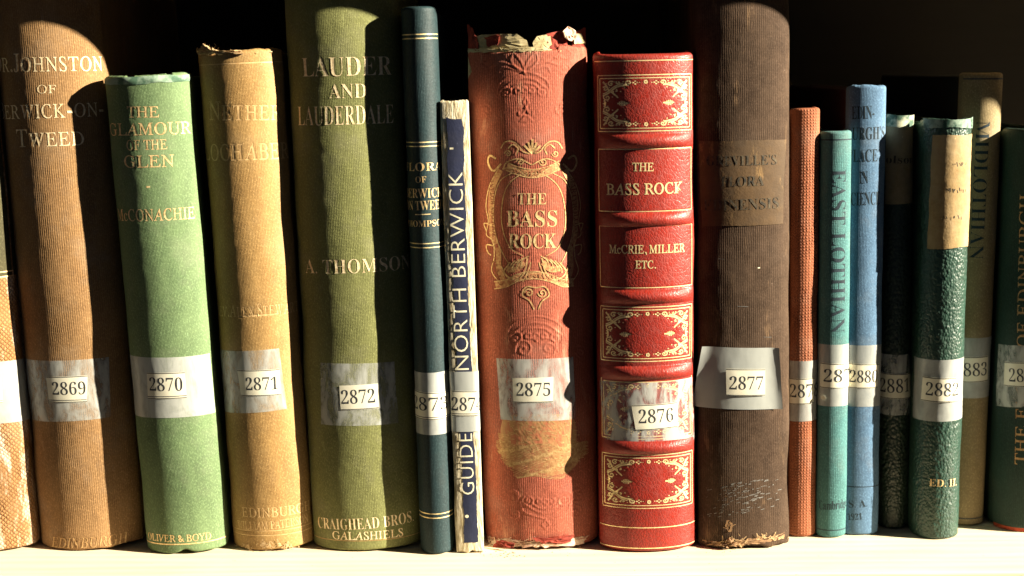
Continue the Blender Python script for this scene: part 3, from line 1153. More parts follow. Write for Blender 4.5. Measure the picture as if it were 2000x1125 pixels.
# acanthus leaves above the top capital
for sgn in (-1, 1):
    rl.append(pxs(B, [(1024, 140), (1024 + sgn * 6, 122), (1024 + sgn * 20, 104), (1024 + sgn * 26, 118), (1024 + sgn * 14, 134), (1024, 142)]))
    rl.append(pxs(B, [(1024, 142), (1024 + sgn * 22, 128), (1024 + sgn * 46, 120), (1024 + sgn * 66, 128)]))
    rl.append(pxs(B, [(1026, 146), (1024 + sgn * 24, 134), (1024 + sgn * 44, 130), (1024 + sgn * 50, 140)]))
    rl.append(pxs(B, [(1024 + sgn * 60, 112), (1024 + sgn * 80, 122), (1024 + sgn * 92, 112), (1024 + sgn * 84, 104)]))
    rl.append(sp_px(B, 1024 + sgn * 80, 140, 1, 12, 0, 1.4 * sgn))
    rl.append(sp_px(B, 1024 + sgn * 74, 215, 1, 13, 1, 1.4 * sgn))
    rl.append(sp_px(B, 1050 + sgn * 84, 690, 1, 14, 1, 1.6 * sgn))
    rl.append(sp_px(B, 1047 + sgn * 24, 686, 2, 17, 0, 1.3 * sgn))
    rl.append(pxs(B, [(1047, 670), (1047 + sgn * 16, 664), (1047 + sgn * 36, 672), (1047 + sgn * 42, 690)]))
    rl.append(sp_px(B, 1066 + sgn * 64, 975, 1, 15, 1, 1.6 * sgn))
    rl.append(sp_px(B, 1066 + sgn * 60, 1006, 1, 13, 1, -1.4 * sgn))
    # palmette under the pendant
    rl.append(pxs(B, [(1027, 212), (1027 + sgn * 6, 224), (1027 + sgn * 13, 226), (1027 + sgn * 14, 220)]))
for k in range(-3, 4):
    rl.append(B.px([(1028 + k * 1.5, 228), (1028 + k * 4, 241 - abs(k))]))
rl.append(B.px([(1027, 192), (1022, 201), (1027, 210), (1032, 201), (1027, 192)]))
rl.append(B.px([(1066, 1022), (1058, 1031), (1066, 1040), (1074, 1031), (1066, 1022)]))
relief(B, rl, 0.00048, 0.00021)

RUBBED = simple('rubbed_lettering', (0.26, 0.08, 0.04), (0.36, 0.16, 0.07), 0.8)
# gilt cartouche
g = []
for sgn in (-1, 1):
    X = lambda d, y: (1042 + sgn * d - (y - 440) * 0.0 + (y - 420) * 0.03, y)
    g.append((pxs(B, [X(0, 338), X(28, 344), X(52, 368), X(62, 410), X(60, 450), X(46, 484), X(22, 500)]), 0.00022))
    g.append((pxs(B, [X(40, 338), X(62, 352), X(74, 380), X(78, 420), X(74, 460), X(62, 494), X(50, 516)]), 0.0002))
    g.append((pxs(B, [X(66, 330), X(84, 362), X(92, 400), X(88, 432), X(92, 458), X(80, 470), X(78, 500), X(84, 530), X(66, 556)]), 0.00022))
    g.append((pxs(B, [X(60, 320), X(76, 334), X(86, 318), X(82, 304), X(70, 310)]), 0.00045))
    g.append((pxs(B, [X(10, 345), X(34, 328), X(58, 330)]), 0.00035))
    g.append((pxs(B, [X(0, 322), X(26, 310), X(50, 318), X(56, 330)]), 0.00025))
    g.append((pxs(B, [X(4, 300), X(16, 296), X(26, 284), X(38, 276), X(52, 278), X(60, 290)]), 0.0003))
    g.append((pxs(B, [X(30, 302), X(26, 290), X(36, 282), X(46, 290)]), 0.0003))
    g.append((sp_px(B, X(22, 316)[0], 316, 1, 8, 0, 1.5 * sgn), 0.00028))
    g.append((sp_px(B, X(46, 300)[0], 300, 1, 7, 0, 1.5 * sgn), 0.00025))
    for k in range(5):
        g.append((pxs(B, [X(12 + 9 * k, 500 + 3 * k), X(24 + 9 * k, 508 + 5 * k), X(28 + 8 * k, 524 + 3 * k)]), 0.00028))
    g.append((pxs(B, [X(14, 504), X(20, 530), X(34, 546), X(54, 540), X(66, 520)]), 0.00035))
    g.append((pxs(B, [X(8, 512), X(12, 526), X(24, 550)]), 0.00025))
    g.append((sp_px(B, X(13, 572)[0], 572, 1, 9, 0, 1.5 * sgn), 0.0003))
    g.append((pxs(B, [X(0, 562), X(18, 560), X(26, 576), X(12, 588), X(4, 604)]), 0.0003))
    g.append((pxs(B, [X(80, 440), X(96, 436), X(92, 450)]), 0.0003))
    g.append((pxs(B, [X(78, 480), X(92, 478), X(90, 492), X(84, 498)]), 0.0003))
for k in range(-2, 3):
    g.append((pxs(B, [(1040, 300), (1040 + k * 6, 288 - (2 - abs(k)) * 3), (1040 + k * 8, 284 - (2 - abs(k)) * 6)]), 0.00045))
for yy in (542, 556):
    g.append((pxs(B, [(966, yy + 8), (990, yy + 4), (1014, yy - 8), (1044, yy - 12), (1074, yy - 6), (1100, yy + 4), (1120, yy + 2)]), 0.00022))
for yy in (322, 338):
    g.append((pxs(B, [(988, yy - 6), (1010, yy + 3), (1040, yy + 9), (1070, yy + 3), (1092, yy - 8)]), 0.00022))
bands = []
for sgn in (-1, 1):
    X = lambda d, y: (1042 + sgn * d + (y - 420) * 0.03, y)
    bands.append((pxs(B, [X(62, 332), X(76, 360), X(83, 392), X(82, 430), X(80, 462), X(70, 492), X(70, 524), X(60, 552)]), 0.0013))
bands.append((pxs(B, [(990, 326), (1010, 333), (1040, 339), (1070, 333), (1092, 324)]), 0.0018))
bands.append((pxs(B, [(968, 556), (990, 552), (1014, 541), (1044, 537), (1074, 543), (1100, 553), (1120, 552)]), 0.0017))
for sgn in (-1, 1):
    bands.append((pxs(B, [(1042 + sgn * 18, 512), (1042 + sgn * 34, 526), (1042 + sgn * 52, 524)]), 0.0013))
B.lines(bands, 0.001, GILT_BAND, 'gilt_banner', lift=0.00012, kind='stuff')
B.lines(g, 0.00025, GILT_SOFT, 'gilt_cartouche', lift=0.0002, press=-0.00012, kind='stuff')
B.text('GEOLOGY', (1004, 333), (1074, 329), (1004, 324), 'bold', RUBBED, lift=0.00024, arch=-0.9)
B.text('ECCLESIASTICAL', (994, 560), (1116, 556), (994, 550), 'bold', RUBBED, lift=0.00024, arch=1.0)
B.text('ZOOLOGY BOTANY', (972, 462), (964, 350), (963, 462), 'bold', RUBBED, lift=0.00024)
B.text('CIVIL', (985, 556), (966, 500), (976, 558), 'bold', RUBBED, lift=0.00024)
B.text('MARTYROLOGY', (1112, 345), (1124, 460), (1121, 345), 'bold', RUBBED, lift=0.00024)
for (t, p0, p1, ph) in (('THE', (1011, 399), (1067, 399), (1011, 377)), ('BASS', (990, 442), (1088, 442), (990, 411)), ('ROCK', (994, 484), (1087, 484), (994, 456))):
    B.text(t, p0, p1, ph, 'bold', GILT, off=-0.004, press=-0.0001, lift=0.0002)
# gilt picture of the rock in the sea below the tape
RG = random.Random(5)
rk = []
for i in range(230):
    y = RG.uniform(812, 900)
    x = RG.uniform(990, 1122)
    L = RG.uniform(4, 14)
    a = RG.uniform(-0.3, 1.2) if y < 880 else RG.uniform(-0.1, 0.1)
    rk.append((B.px([(x, y), (x + L * math.cos(a), y + L * math.sin(a))]), RG.uniform(0.0001, 0.0002)))
for i in range(34):
    y = 868 + 1.9 * i
    x0 = 972 + max(0, (i - 14)) * 1.9 + RG.uniform(-4, 4)
    x1 = 1150 - max(0, (i - 12)) * 2.2
    pts = [(x, y + 4 * math.sin(x * 0.07 + i * 0.4) * (0.5 + 0.5 * math.sin(x * 0.02)) + (x - 1060) ** 2 * -0.0012 + 3) for x in np.arange(x0, x1, 6)]
    rk.append((B.px(pts), RG.uniform(0.0001, 0.00017)))
for i in range(16):
    rk.append((pxs(B, [(972 + i * 0.6, 846 + i * 3), (985, 850 + i * 3), (997, 846 + i * 3.1)]), 0.00018))
ROCKM = NT('rubbed_gilt_picture')
vv_ = ROCKM.uv(1, 0.5)
f_ = ROCKM.ramp(ROCKM.noise(ROCKM.uv(3, 1.0), 110, 6, 0.75), 0.42, 0.6)
ROCKM.l(ROCKM.mix(f_, (0.42, 0.14, 0.07), (0.42, 0.24, 0.10)), ROCKM.b.inputs['Base Color'])
ROCKM.b.inputs['Metallic'].default_value = 0.2
ROCKM.b.inputs['Roughness'].default_value = 0.5
ROCKM.l(ROCKM.bump(ROCKM.noise(ROCKM.uv(2.5, 1), 420, 4, 0.7), 0.00012), ROCKM.b.inputs['Normal'])
B.decal('gilt_rock', smooth([(976, 862), (979, 830), (992, 812), (1060, 808), (1112, 812), (1125, 835), (1126, 880), (1128, 906), (1100, 924), (1060, 931), (1020, 924), (990, 905), (976, 885)], 4), ROCKM.m)
B.lines(rk, 0.0002, GILT_DIM, 'gilt_rock_picture', lift=0.0001, kind='stuff')
for i in range(40):
    p = B.uv(RG.uniform(1005, 1110), RG.uniform(840, 900))
    B.press_line(np.array([p, p + [RG.uniform(-.002, .002), RG.uniform(-.002, .002)]]), 0.0004, 0.00009)
# the bulge of the worn picture panel
q = B.px([(985, 850), (1122, 850)])
B.tape([(970, 699), (1120, 697), (1124, 818), (978, 819)], tape_mat('tape_d', 0.40, 0.56, 0.22, 0.75))
B.number('2875', [(1001, 738), (1081, 736), (1080, 785), (1003, 786)], (1009, 1075, 748, 773, 773), ('bottom',))
B.top = lambda u, j=jag(41, 0.0003, 24): j(u) + 0.0012 * (u > 0.014) + 0.0008 * (u < -0.02)
B.bot = lambda u, j=jag(42, 0.0003, 24): j(u) + 0.0015 * (np.abs(u) < 0.02)
DRED = simple('dark_red_torn_cloth', (0.32, 0.05, 0.03), (0.18, 0.03, 0.02), 0.85)
TORNW = simple('torn_pale_board', (0.70, 0.55, 0.42), (0.45, 0.25, 0.17), 0.9, scale=300)
B.flap('lining_paper', [(922, 70), (965, 66), (1008, 66), (1028, 78), (1036, 102), (918, 102)], CREAM, lift=-0.0008, ragged=0.0001, crumple=0.0001, seed=2)
B.flap('lining_paper', [(1040, 82), (1052, 70), (1075, 66), (1080, 100), (1044, 102)], CREAM, lift=-0.0006, ragged=0.0001, crumple=0.00005, seed=3)
B.flap('torn_cloth', [(1068, 66), (1104, 58), (1112, 92), (1072, 96)], DRED, lift=-0.0007, ragged=0.00015, crumple=0.0002, seed=4)
B.flap('torn_cloth', [(911, 46), (922, 58), (930, 74), (936, 104), (908, 108)], DRED, lift=-0.0002, ragged=0.0002, crumple=0.0002, seed=5)
B.flap('torn_cloth', [(945, 72), (975, 70), (972, 86), (950, 90)], DRED, lift=-0.0002, ragged=0.0003, crumple=0.0001, seed=15)
B.flap('torn_cloth', [(1118, 66), (1138, 57), (1147, 54), (1148, 100), (1120, 98)], DRED, lift=-0.0004, ragged=0.00015, crumple=0.0002, seed=6)
B.flap('lining_paper', [(1119, 66), (1135, 66), (1143, 84), (1122, 86)], CREAM, lift=0.0002, ragged=0.0001, crumple=0.00005, seed=7)
B.flap('crumpled_scrap', [(1098, 60), (1108, 51), (1120, 62), (1119, 78), (1112, 82), (1101, 74)], TORNW, lift=0.0018, thick=0.001, ragged=0.00025, crumple=0.0003, seed=8, n=2)
B.flap('torn_edge', [(912, 95), (960, 98), (1010, 93), (1060, 93), (1062, 99), (1010, 100), (960, 104), (913, 102)], CREAM, lift=0.00015, ragged=0.0003, crumple=0.0001, seed=9, n=8)
B.flap('worn_patch', [(905, 112), (914, 112), (922, 140), (914, 152)], CREAM, lift=0.0001, ragged=0.0002, seed=10)
# torn tail
B.flap('torn_tail', [(950, 1048), (990, 1052), (1040, 1057), (1090, 1056), (1130, 1049), (1150, 1046), (1140, 1060), (1090, 1067), (1030, 1068), (975, 1064)], TORNW, lift=0.0002, ragged=0.0004, crumple=0.0002, seed=11, n=7)
B.flap('torn_tail', [(1040, 1050), (1090, 1046), (1120, 1044), (1112, 1057), (1060, 1061)], DRED, lift=0.0010, ragged=0.0003, crumple=0.0003, seed=12)
B.flap('torn_cloth', [(976, 1052), (1008, 1058), (1006, 1066), (972, 1064)], DRED, lift=0.0022, ragged=0.0002, crumple=0.0003, seed=13, fn=lambda V: 0.003 * np.clip((V[:, 1].max() - V[:, 1]) / 0.004, 0, 1))
B.threads('frayed_threads', 965, 1060, 11, 4, 60, TORNW, 9, 5, 0.0002)
B.threads('frayed_threads', 1040, 1058, 30, 3, 30, TORNW, 10, 6)
B.threads('frayed_threads', 1000, 97, 50, 2, 40, CREAM, 6, 7)
b2875 = B
B.build()

# -- 2876: red morocco with raised bands
LEA = cloth('red_morocco', (0.34, 0.024, 0.013), (0.23, 0.014, 0.008), 'crackle', 0.0006, 0.00008, None, rough=0.42, spec=0.4, dark=0.5, fade=0.15)
B = Book('red leather book with five raised bands and gilt scroll panels, tagged 2876', ((1159, 1355, 120), (1172, 1357, 1058)), (105, 1081), 0.0098, LEA)
B.wobble(0.00025)
fr, orn = [], []


def frame(b, yt, yb, x=0.0, n=1, inset=0.0012):
    out = []
    xm = b.px_mid((yt + yb) / 2)
    vt, vb_ = b.uv(xm, yt)[1], b.uv(xm, yb)[1]
    for k in range(n):
        i = k * 0.0013
        ul = -b.U * 0.88 + i
        ur = b.U * 0.88 - i
        t_, b_ = vt - i, vb_ + i
        e = 0.0001
        out += [np.array([[ul, t_], [ur, t_]]), np.array([[ul, b_], [ur, b_]]), np.array([[ul, b_], [ul, t_]]), np.array([[ur, b_], [ur, t_]])]
    return out, (-b.U * 0.88 + (n - 1) * 0.0013, b.U * 0.88 - (n - 1) * 0.0013, vb_ + (n - 1) * 0.0013, vt - (n - 1) * 0.0013)


def corner_ornament(x, y, sx, sy, k):
    """scroll-work growing from a corner; local right/up = sx,sy"""
    o = []

    def Q(pts, h, n=5):
        p = smooth(pts, n) * k
        o.append((np.stack([x + sx * p[:, 0], y + sy * p[:, 1]], -1), h))

    def SP(cx, cy, r, a0, turns, h=0.00022):
        p = spiral(cx, cy, r * 0.12, r, a0, turns, 22) * k
        o.append((np.stack([x + sx * p[:, 0], y + sy * p[:, 1]], -1), h))
    Q([(1, 1), (3, 4), (4.5, 7.5), (7, 8.2)], 0.0003)
    Q([(0.8, 11), (3.5, 9.5), (6, 7), (9, 4.5), (14, 3.2)], 0.00028)
    Q([(0.9, 9.6), (3.2, 8.4), (5.6, 5.9), (8.4, 3.6), (12, 2.2)], 0.00016)
    SP(3.2, 12.2, 2.2, 1.5, 1.4)
    SP(14.5, 1.9, 1.9, -1.5, -1.5)
    SP(5.4, 2.4, 1.9, 3.0, 1.4)
    SP(2.2, 6.0, 1.7, 0, -1.4)
    SP(9.4, 1.6, 1.4, 2, 1.3)
    SP(8.2, 7.0, 1.0, 2, 1.0)
    Q([(5.5, 8.2), (7.5, 10.3), (8.8, 11.8)], 0.00026)
    Q([(1.3, 14.2), (2.4, 15.5), (1.4, 17.2)], 0.0003)
    for (dx, dy, r) in ((8.9, 12.2, .55), (10.5, 8.0, .5), (12.4, 5.4, .5), (6.2, 11.8, .45), (4.6, 4.9, .4), (7.5, 1.2, .4), (11.8, 1.0, .45), (2.8, 2.2, .45), (1.0, 16.6, .5), (3.6, 14.6, .5)):
        q = dot(x + sx * dx * k, y + sy * dy * k, r * k)
        o.append(q)
    # little flower on the side run
    for a in range(4):
        an = a * math.pi / 2
        c = (17.8, 1.9)
        o.append(dot(x + sx * (c[0] + 1.0 * math.cos(an)) * k, y + sy * (c[1] + 1.0 * math.sin(an)) * k, 0.62 * k))
    o.append(dot(x + sx * 20 * k, y + sy * 1.9 * k, 0.4 * k))
    return o


for (yt, yb) in ((146, 256), (600, 706), (741, 858), (889, 993)):
    f, (l_, r_, b_, t_) = frame(B, yt, yb, n=2)
    fr += f
    l_, r_, b_, t_ = l_ + .0008, r_ - .0008, b_ + .0008, t_ - .0008
    k = (r_ - l_) / 46.0
    k = min(k, (t_ - b_) / 33.0)
    ex = (r_ - l_) / 46.0 / k
    for (cx, cy, sx, sy) in ((l_, b_, 1, 1), (r_, b_, -1, 1), (l_, t_, 1, -1), (r_, t_, -1, -1)):
        orn += corner_ornament(cx, cy, sx * ex, sy, k)
    cm, vm = (l_ + r_) / 2, (t_ + b_) / 2
    for vy in (b_ + .0009, t_ - .0009):
        orn.append((spiral(cm, vy, .0007, .0007, 0, 1, 12), 0.00025))
    for sg in (-1, 1):
        for i in range(5):
            uu = cm + sg * (0.0085 + i * 0.00075)
            hh = (0.0004, 0.0009, 0.0011, 0.0011, 0.0008)[i]
            orn.append((np.array([[uu, vm - hh], [uu, vm + hh]]), 0.00018))
        orn.append((np.array([[cm + sg * .0075, vm], [cm + sg * .0125, vm]]), 0.00022))
for (yt, yb) in ((291, 413), (442, 562)):
    f, _ = frame(B, yt, yb, n=1)
    fr += f
B.lines(fr, 0.00019, GILT_BRIGHT, 'gilt_frame', press=-0.00012, lift=0.0001)
B.lines([(p, np.asarray(h) * 1.35) for p, h in orn], 0.0002, GILT_BRIGHT, 'gilt_scrollwork', press=-0.0001, lift=0.0001, kind='stuff')
for y in (118, 1031, 1071):
    B.hline(y, mat=GILT_BRIGHT, px=1.8)
for (t, p0, p1, ph) in (('THE', (1235, 334), (1277, 334), (1235, 318)), ('BASS ROCK', (1185, 380), (1334, 376), (1185, 359)), ('McCRIE, MILLER', (1190, 494), (1337, 491), (1190, 478)), ('ETC.', (1241, 524), (1281, 524), (1241, 509))):
    B.text(t, p0, p1, ph, 'roman', GILT_BRIGHT, off=0.014, lift=0.0001)
for y in (276, 429, 580, 729, 875):
    v = B.uv(B.px_mid(y), y)[1]
    nrow, ncol = 25, 90
    vv = np.linspace(-0.0042, 0.0042, nrow)
    prof = 0.0020 * np.clip(np.cos(np.clip(vv / 0.0031, -1, 1) * math.pi / 2), 0, 1) ** 0.7
    uu = np.linspace(-B.U * 0.985, B.U * 0.985, ncol)
    endf = np.clip((B.U * 0.94 - np.abs(uu)) / (B.U * 0.62), 0, 1) ** 0.7
    G = np.stack(np.meshgrid(uu, v + vv), -1)
    off = 0.00005 + prof[:, None] * endf[None, :]

    def go(G=G, off=off, B=B, nrow=nrow, ncol=ncol):
        mesh_obj('raised_band', B.P(G[..., 0].ravel(), G[..., 1].ravel(), off.ravel()), grid_faces(nrow, ncol), LEA, B.e, G.reshape(-1, 2))
    B.later(go)
B.tape([(1172, 742), (1352, 736), (1356, 858), (1180, 862)], tape_mat('tape_e', 0.44, 0.56, 0.12, 0.78))
q = B.px([(1352, 815), (1354, 855)])
B.number('2876', [(1233, 791), (1322, 785), (1325, 833), (1242, 841)], (1248, 1315, 801, 827, 823), ('top', 'bottom'))
B.top = lambda u: 0.0006 * (np.abs(u) / B0U) ** 4
B0U = B.U
B.roll = 0.0022
B.build()

# -- 2877
WORNB = simple('worn_brown_edge', (0.42, 0.26, 0.13), (0.16, 0.09, 0.05), 0.9, scale=260)
BRN = cloth('worn_brown_ribbed_cloth', (0.098, 0.062, 0.040), (0.056, 0.034, 0.021), 'rib', 0.00095, 0.00008, (0.23, 0.145, 0.08), 0.585, rough=0.8, spec=0.12, fade=0.1, fleck=0.15, mott=1.8, dark=0.45)
B = Book('tall dark brown worn cloth book with a rubbed title patch, tagged 2877 on silvery tape', ((1352, 1545, 60), (1368, 1536, 1055)), (-75, 1074), 0.0074, BRN)
B.wobble(0.0006)
PATCHM = cloth('rubbed_leather_title_patch', (0.085, 0.052, 0.027), (0.15, 0.088, 0.038), 'plain', 0.001, 0.0001, (0.46, 0.28, 0.11), 0.57, rough=0.7, dark=0.3)
B.patch('title_patch', [(1366, 274), (1533, 273), (1528, 438), (1370, 442)], PATCHM, lift=0.00025, step=0.0012, jag=0.0003)
for (t, p0, p1, ph) in (("GREVILLE'S", (1380, 323), (1516, 321), (1380, 304)), ('FLORA', (1408, 364), (1492, 362), (1408, 345)), ('EDINENSIS', (1374, 411), (1520, 406), (1374, 390))):
    B.text(t, p0, p1, ph, 'bold', INK_FADED, off=-0.006, lift=0.0004)
SCUFF = simple('white_scuffs', (0.20, 0.20, 0.19), (0.09, 0.08, 0.07), 0.9, scale=600)
sc_l = []
for i in range(130):
    a_ = RG.gauss(0, 1)
    x, y = 1450 + 32 * a_ + RG.gauss(0, 8), 968 - 6 * a_ + RG.choice((-22, -9, 3, 14, 30)) + RG.gauss(0, 3)
    if 1378 < x < 1522:
        L = RG.uniform(2, 9)
        sc_l.append((B.px([(x, y), (x + L, y - L * 0.28)]), RG.uniform(0.00007, 0.00022)))
for i in range(7):
    x, y = RG.uniform(1395, 1500), RG.uniform(480, 800)
    L = RG.uniform(6, 22)
    sc_l.append((B.px([(x, y), (x + L, y - L * RG.uniform(-.1, .2))]), 0.0001))
B.lines(sc_l, 0.0001, SCUFF, 'scuff_marks', lift=0.00008, kind='stuff')
for (x, y) in ((1482, 523), (1416, 303)):
    q = B.uv(x, y)
    B.lines([dot(q[0], q[1], 0.0005)], 0.0004, CRINK, 'speck')
# torn rim near the foot round a dark disc, painted as a hole's shade
c = B.uv(1424, 1027)
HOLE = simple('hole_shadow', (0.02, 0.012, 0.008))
B.lines([dot(c[0], c[1], 0.0016)], 0.001, HOLE, 'hole_shade_disc', lift=0.00008)
rim = spiral(c[0], c[1], 0.0017, 0.0017, 0.3, 1.0, 26)
rim[:-1] += RNG.standard_normal((25, 2)) * 0.00022
B.lines([(rim * [1, 1] + (rim - c) * [-0.25, 0.25], np.abs(RNG.normal(0.0003, 0.00015, 26)) + 0.0001)], 0.0003, WORNB, 'torn_rim', lift=0.0002)
B.threads('frayed_threads', 1424, 1027, 5, 6, 14, WORNB, 7, 77)
q = [(1376, 675), (1516, 678), (1522, 797), (1366, 793)]
qq = B.px(q)
qq[3, 0] -= 0.0015
B.patch('tape', qq, TAPE_SILVER, lift=0.0003, step=0.0012, liftfn=lambda a, b: 0.0022 * (np.abs(a * 2 - 1) ** 9))
B.number('2877', [(1418, 719), (1493, 720), (1493, 772), (1419, 772)], (1425, 1489, 735, 760, 760), ('top', 'bottom'), up=0.0006)
B.bot = lambda u, j=jag(52, 0.0004, 22): j(u) + 0.001 * np.exp(-((u) / 0.006) ** 2)
B.flap('torn_tail', [(1372, 1056), (1400, 1060), (1440, 1055), (1480, 1050), (1532, 1040), (1530, 1050), (1480, 1062), (1420, 1066), (1380, 1063)], WORNB, lift=0.0002, ragged=0.0004, crumple=0.0002, seed=21, n=8)
B.flap('torn_tail', [(1408, 1062), (1424, 1050), (1440, 1058), (1436, 1066), (1416, 1068)], WORNB, lift=0.0012, ragged=0.0004, crumple=0.0006, seed=22)
B.threads('frayed_threads', 1425, 1058, 14, 4, 50, FRAY, 9, 9)
B.threads('frayed_threads', 1500, 1048, 20, 3, 30, FRAY, 8, 10)
b2877 = B
B.build()

# -- 2878
B = Book('slim orange dotted-grain cloth book between the dark brown and turquoise books', ((1546, 1602, 225), (1541, 1591, 1040)), (211, 1050), 0.0032,
         cloth('orange_dotted_cloth', (0.48, 0.165, 0.075), (0.36, 0.11, 0.05), 'dots', 0.0014, 0.0004, (0.62, 0.33, 0.2), 0.66, dark=0.35))
B.wobble(0.0003)
B.tape([(1541, 704), (1588, 703), (1588, 820), (1541, 822)], TAPE_HAZY, full=True)
B.number('2878', [(1542, 737), (1590, 737), (1589, 787), (1542, 789)], (1544, 1587, 750, 775, 775), ('bottom', 'top'), clip=3)
B.top = lambda u: 0.0007 * np.sign(u) * (np.abs(u) / 0.016) ** 2
B.build()

# -- 2879
B = Book('turquoise cloth book with dark title running down its spine, below a blue taller book', ((1604, 1663, 265), (1594, 1652, 1045)), (256, 1052), 0.0042,
         cloth('turquoise_cloth', (0.085, 0.235, 0.235), (0.06, 0.175, 0.18), 'linen', 0.0009, 0.00024, (0.3, 0.5, 0.46), 0.66, dark=0.4))
B.wobble(0.0003)
B.hline(273, mat=INK_BLUE, px=2.6, name='black_line')
B.hline(1036, mat=INK_BLUE, px=2.0, name='black_line')
B.text('EAST LOTHIAN', (1625, 331), (1623, 651), (1652, 331), 'bold', INK_BLUE, off=-0.010, space=1.0)
B.text('Cambridge', (1600, 994), (1650, 990), (1600, 977), 'bold', INK_BLUE, n=8, off=-0.004)
B.tape([(1597, 670), (1660, 670), (1655, 790), (1597, 790)], TAPE_HAZY, full=True)
B.number('2879', [(1603, 707), (1658, 708), (1655, 757), (1602, 756)], (1609, 1644, 721, 745, 746), ('bottom', 'top'), clip=2, wide=0.004)
q = B.uv(1609, 776)
B.lines([dot(q[0], q[1], 0.0010)], 0.0008, LABEL, 'tape_bubble', lift=0.0009)
B.top = lambda u: 0.0006 * np.sign(u) * (np.abs(u) / 0.016) ** 2
B.build()

# -- 2880
B = Book('blue cloth book lettered in black about Edinburgh in science, tagged 2880', ((1656, 1733, 180), (1647, 1712, 1035)), (167, 1046.5), 0.0036,
         cloth('blue_cloth', (0.12, 0.235, 0.38), (0.085, 0.17, 0.29), 'linen', 0.0007, 0.00016, (0.35, 0.45, 0.55), 0.68, dark=0.25), board_mat=simple('maroon_board', (0.05, 0.015, 0.015)))
B.wobble(0.0003)
for (t, p0, p1, ph, n) in (('EDIN-', (1664, 233), (1708, 231), (1664, 208), 5), ("URGH'S", (1664, 273), (1727, 271), (1664, 249), 6), ('PLACE', (1655, 316), (1714, 315), (1655, 292), 5), ('IN', (1678, 359), (1696, 358), (1678, 335), 2), ('SCIENCE', (1649, 401), (1719, 399), (1649, 376), 7), ('S. A.', (1658, 991), (1694, 989), (1658, 977), None), ('1921', (1656, 1015), (1684, 1014), (1656, 1003), None)):
    B.text(t, p0, p1, ph, 'bold', INK_BLUE, n=n, off=-0.005)
B.hline(951, mat=INK_BLUE, px=1.8, name='black_line')
B.tape([(1655, 673), (1715, 673), (1714, 793), (1654, 792)], TAPE_HAZY, full=True)
B.number('2880', [(1655, 708), (1716, 710), (1713, 757), (1654, 757)], (1659, 1713, 723, 746, 746), ('bottom', 'top'))
B.top = jag(61, 0.0003, 30)
B.build()

# -- 2881
DKG = cloth('black_green_leather', (0.022, 0.045, 0.028), (0.014, 0.03, 0.02), 'leather', 0.0013, 0.0005, None, rough=0.4, spec=0.5, dark=0.3)
OLDP = cloth('old_paper_label', (0.36, 0.30, 0.17), (0.27, 0.21, 0.11), 'plain', 0.001, 0.0001, (0.12, 0.09, 0.05), 0.62, rough=0.85, mott=1.5)
B = Book('dark green leather book with an aged paper label, set back in shadow, tagged 2881', ((1722, 1782, 235), (1712, 1776, 1028)), (229, 1035), 0.0065, DKG)
B.wobble(0.0003)
B.patch('paper_label', [(1730, 246), (1789, 246), (1787, 397), (1730, 398)], OLDP, lift=0.0002, step=0.0012, jag=0.0003)
B.text('olsone', (1731, 318), (1784, 318), (1731, 303), 'bold', INK_FADED, lift=0.00035, off=-0.004)
B.patch('headcap', [(1731, 224), (1794, 224), (1794, 246), (1731, 246)], simple('pale_mottled_leather', (0.46, 0.47, 0.34), (0.05, 0.10, 0.07), 0.6, scale=160, lo=0.42, hi=0.56), lift=0.0004, step=0.001, jag=0.0004)  # headcap mottled much paler than the spine leather
B.tape([(1717, 688), (1783, 688), (1781, 805), (1716, 805)], TAPE, full=True)
B.number('2881', [(1718, 725), (1781, 725), (1780, 774), (1717, 774)], (1720, 1774, 738, 764, 764), ('bottom', 'top'))
B.top = jag(62, 0.0002, 24)
B.build()

# -- 2882
GRL = cloth('green_pebbled_leather', (0.026, 0.080, 0.056), (0.017, 0.055, 0.038), 'leather', 0.0011, 0.00035, None, rough=0.42, spec=0.5, dark=0.35)
B = Book('green pebbled leather book with a long tan paper label at its head, tagged 2882', ((1801, 1901, 245), (1785, 1866, 1045)), (234, 1055), 0.0085, GRL, res=0.00036)
B.wobble(0.0003)
m = RNG.standard_normal((B.nv // 3, B.nu // 3))
m = np.kron(m, np.ones((3, 3)))
mm = np.zeros_like(B.D)
mm[:m.shape[0], :m.shape[1]] = m[:B.nv, :B.nu]
B.D += B.blur(mm, 2) * 0.00006
TANP = cloth('tan_paper_label', (0.50, 0.36, 0.18), (0.38, 0.25, 0.11), 'plain', 0.001, 0.0001, (0.18, 0.11, 0.05), 0.6, rough=0.85, mott=1.6)
B.patch('paper_label', [(1822, 262), (1897, 262), (1889, 482), (1812, 484)], TANP, lift=0.0004, step=0.001, jag=0.00035)
sm = []
for (x0, x1, y, n_) in ((1860, 1888, 320, 7), (1846, 1887, 371, 10), (1840, 1880, 425, 6)):
    for k_ in range(n_):
        x_ = x0 + (x1 - x0) * (k_ + RG.uniform(0, .6)) / n_
        sm.append((B.px([(x_, y + RG.uniform(-5, 0)), (x_ + RG.uniform(-2, 3), y + RG.uniform(1, 6))]), RG.uniform(0.0001, 0.00022)))
B.lines(sm, 0.0002, INK_FADED, 'faded_marks', lift=0.00046, kind='stuff')
B.patch('headcap', [(1803, 230), (1900, 229), (1900, 250), (1804, 250)], simple('rubbed_headcap', (0.22, 0.30, 0.24), (0.025, 0.07, 0.05), 0.5, scale=200, lo=0.45, hi=0.6), lift=0.0005, step=0.001, jag=0.0005)
B.text('ED. II.', (1815, 948), (1866, 947), (1815, 934), 'bold', GILT, off=-0.006, lift=0.0005)
B.tape([(1788, 698), (1880, 697), (1874, 817), (1786, 817)], TAPE_HAZY, full=True, step=0.0012)
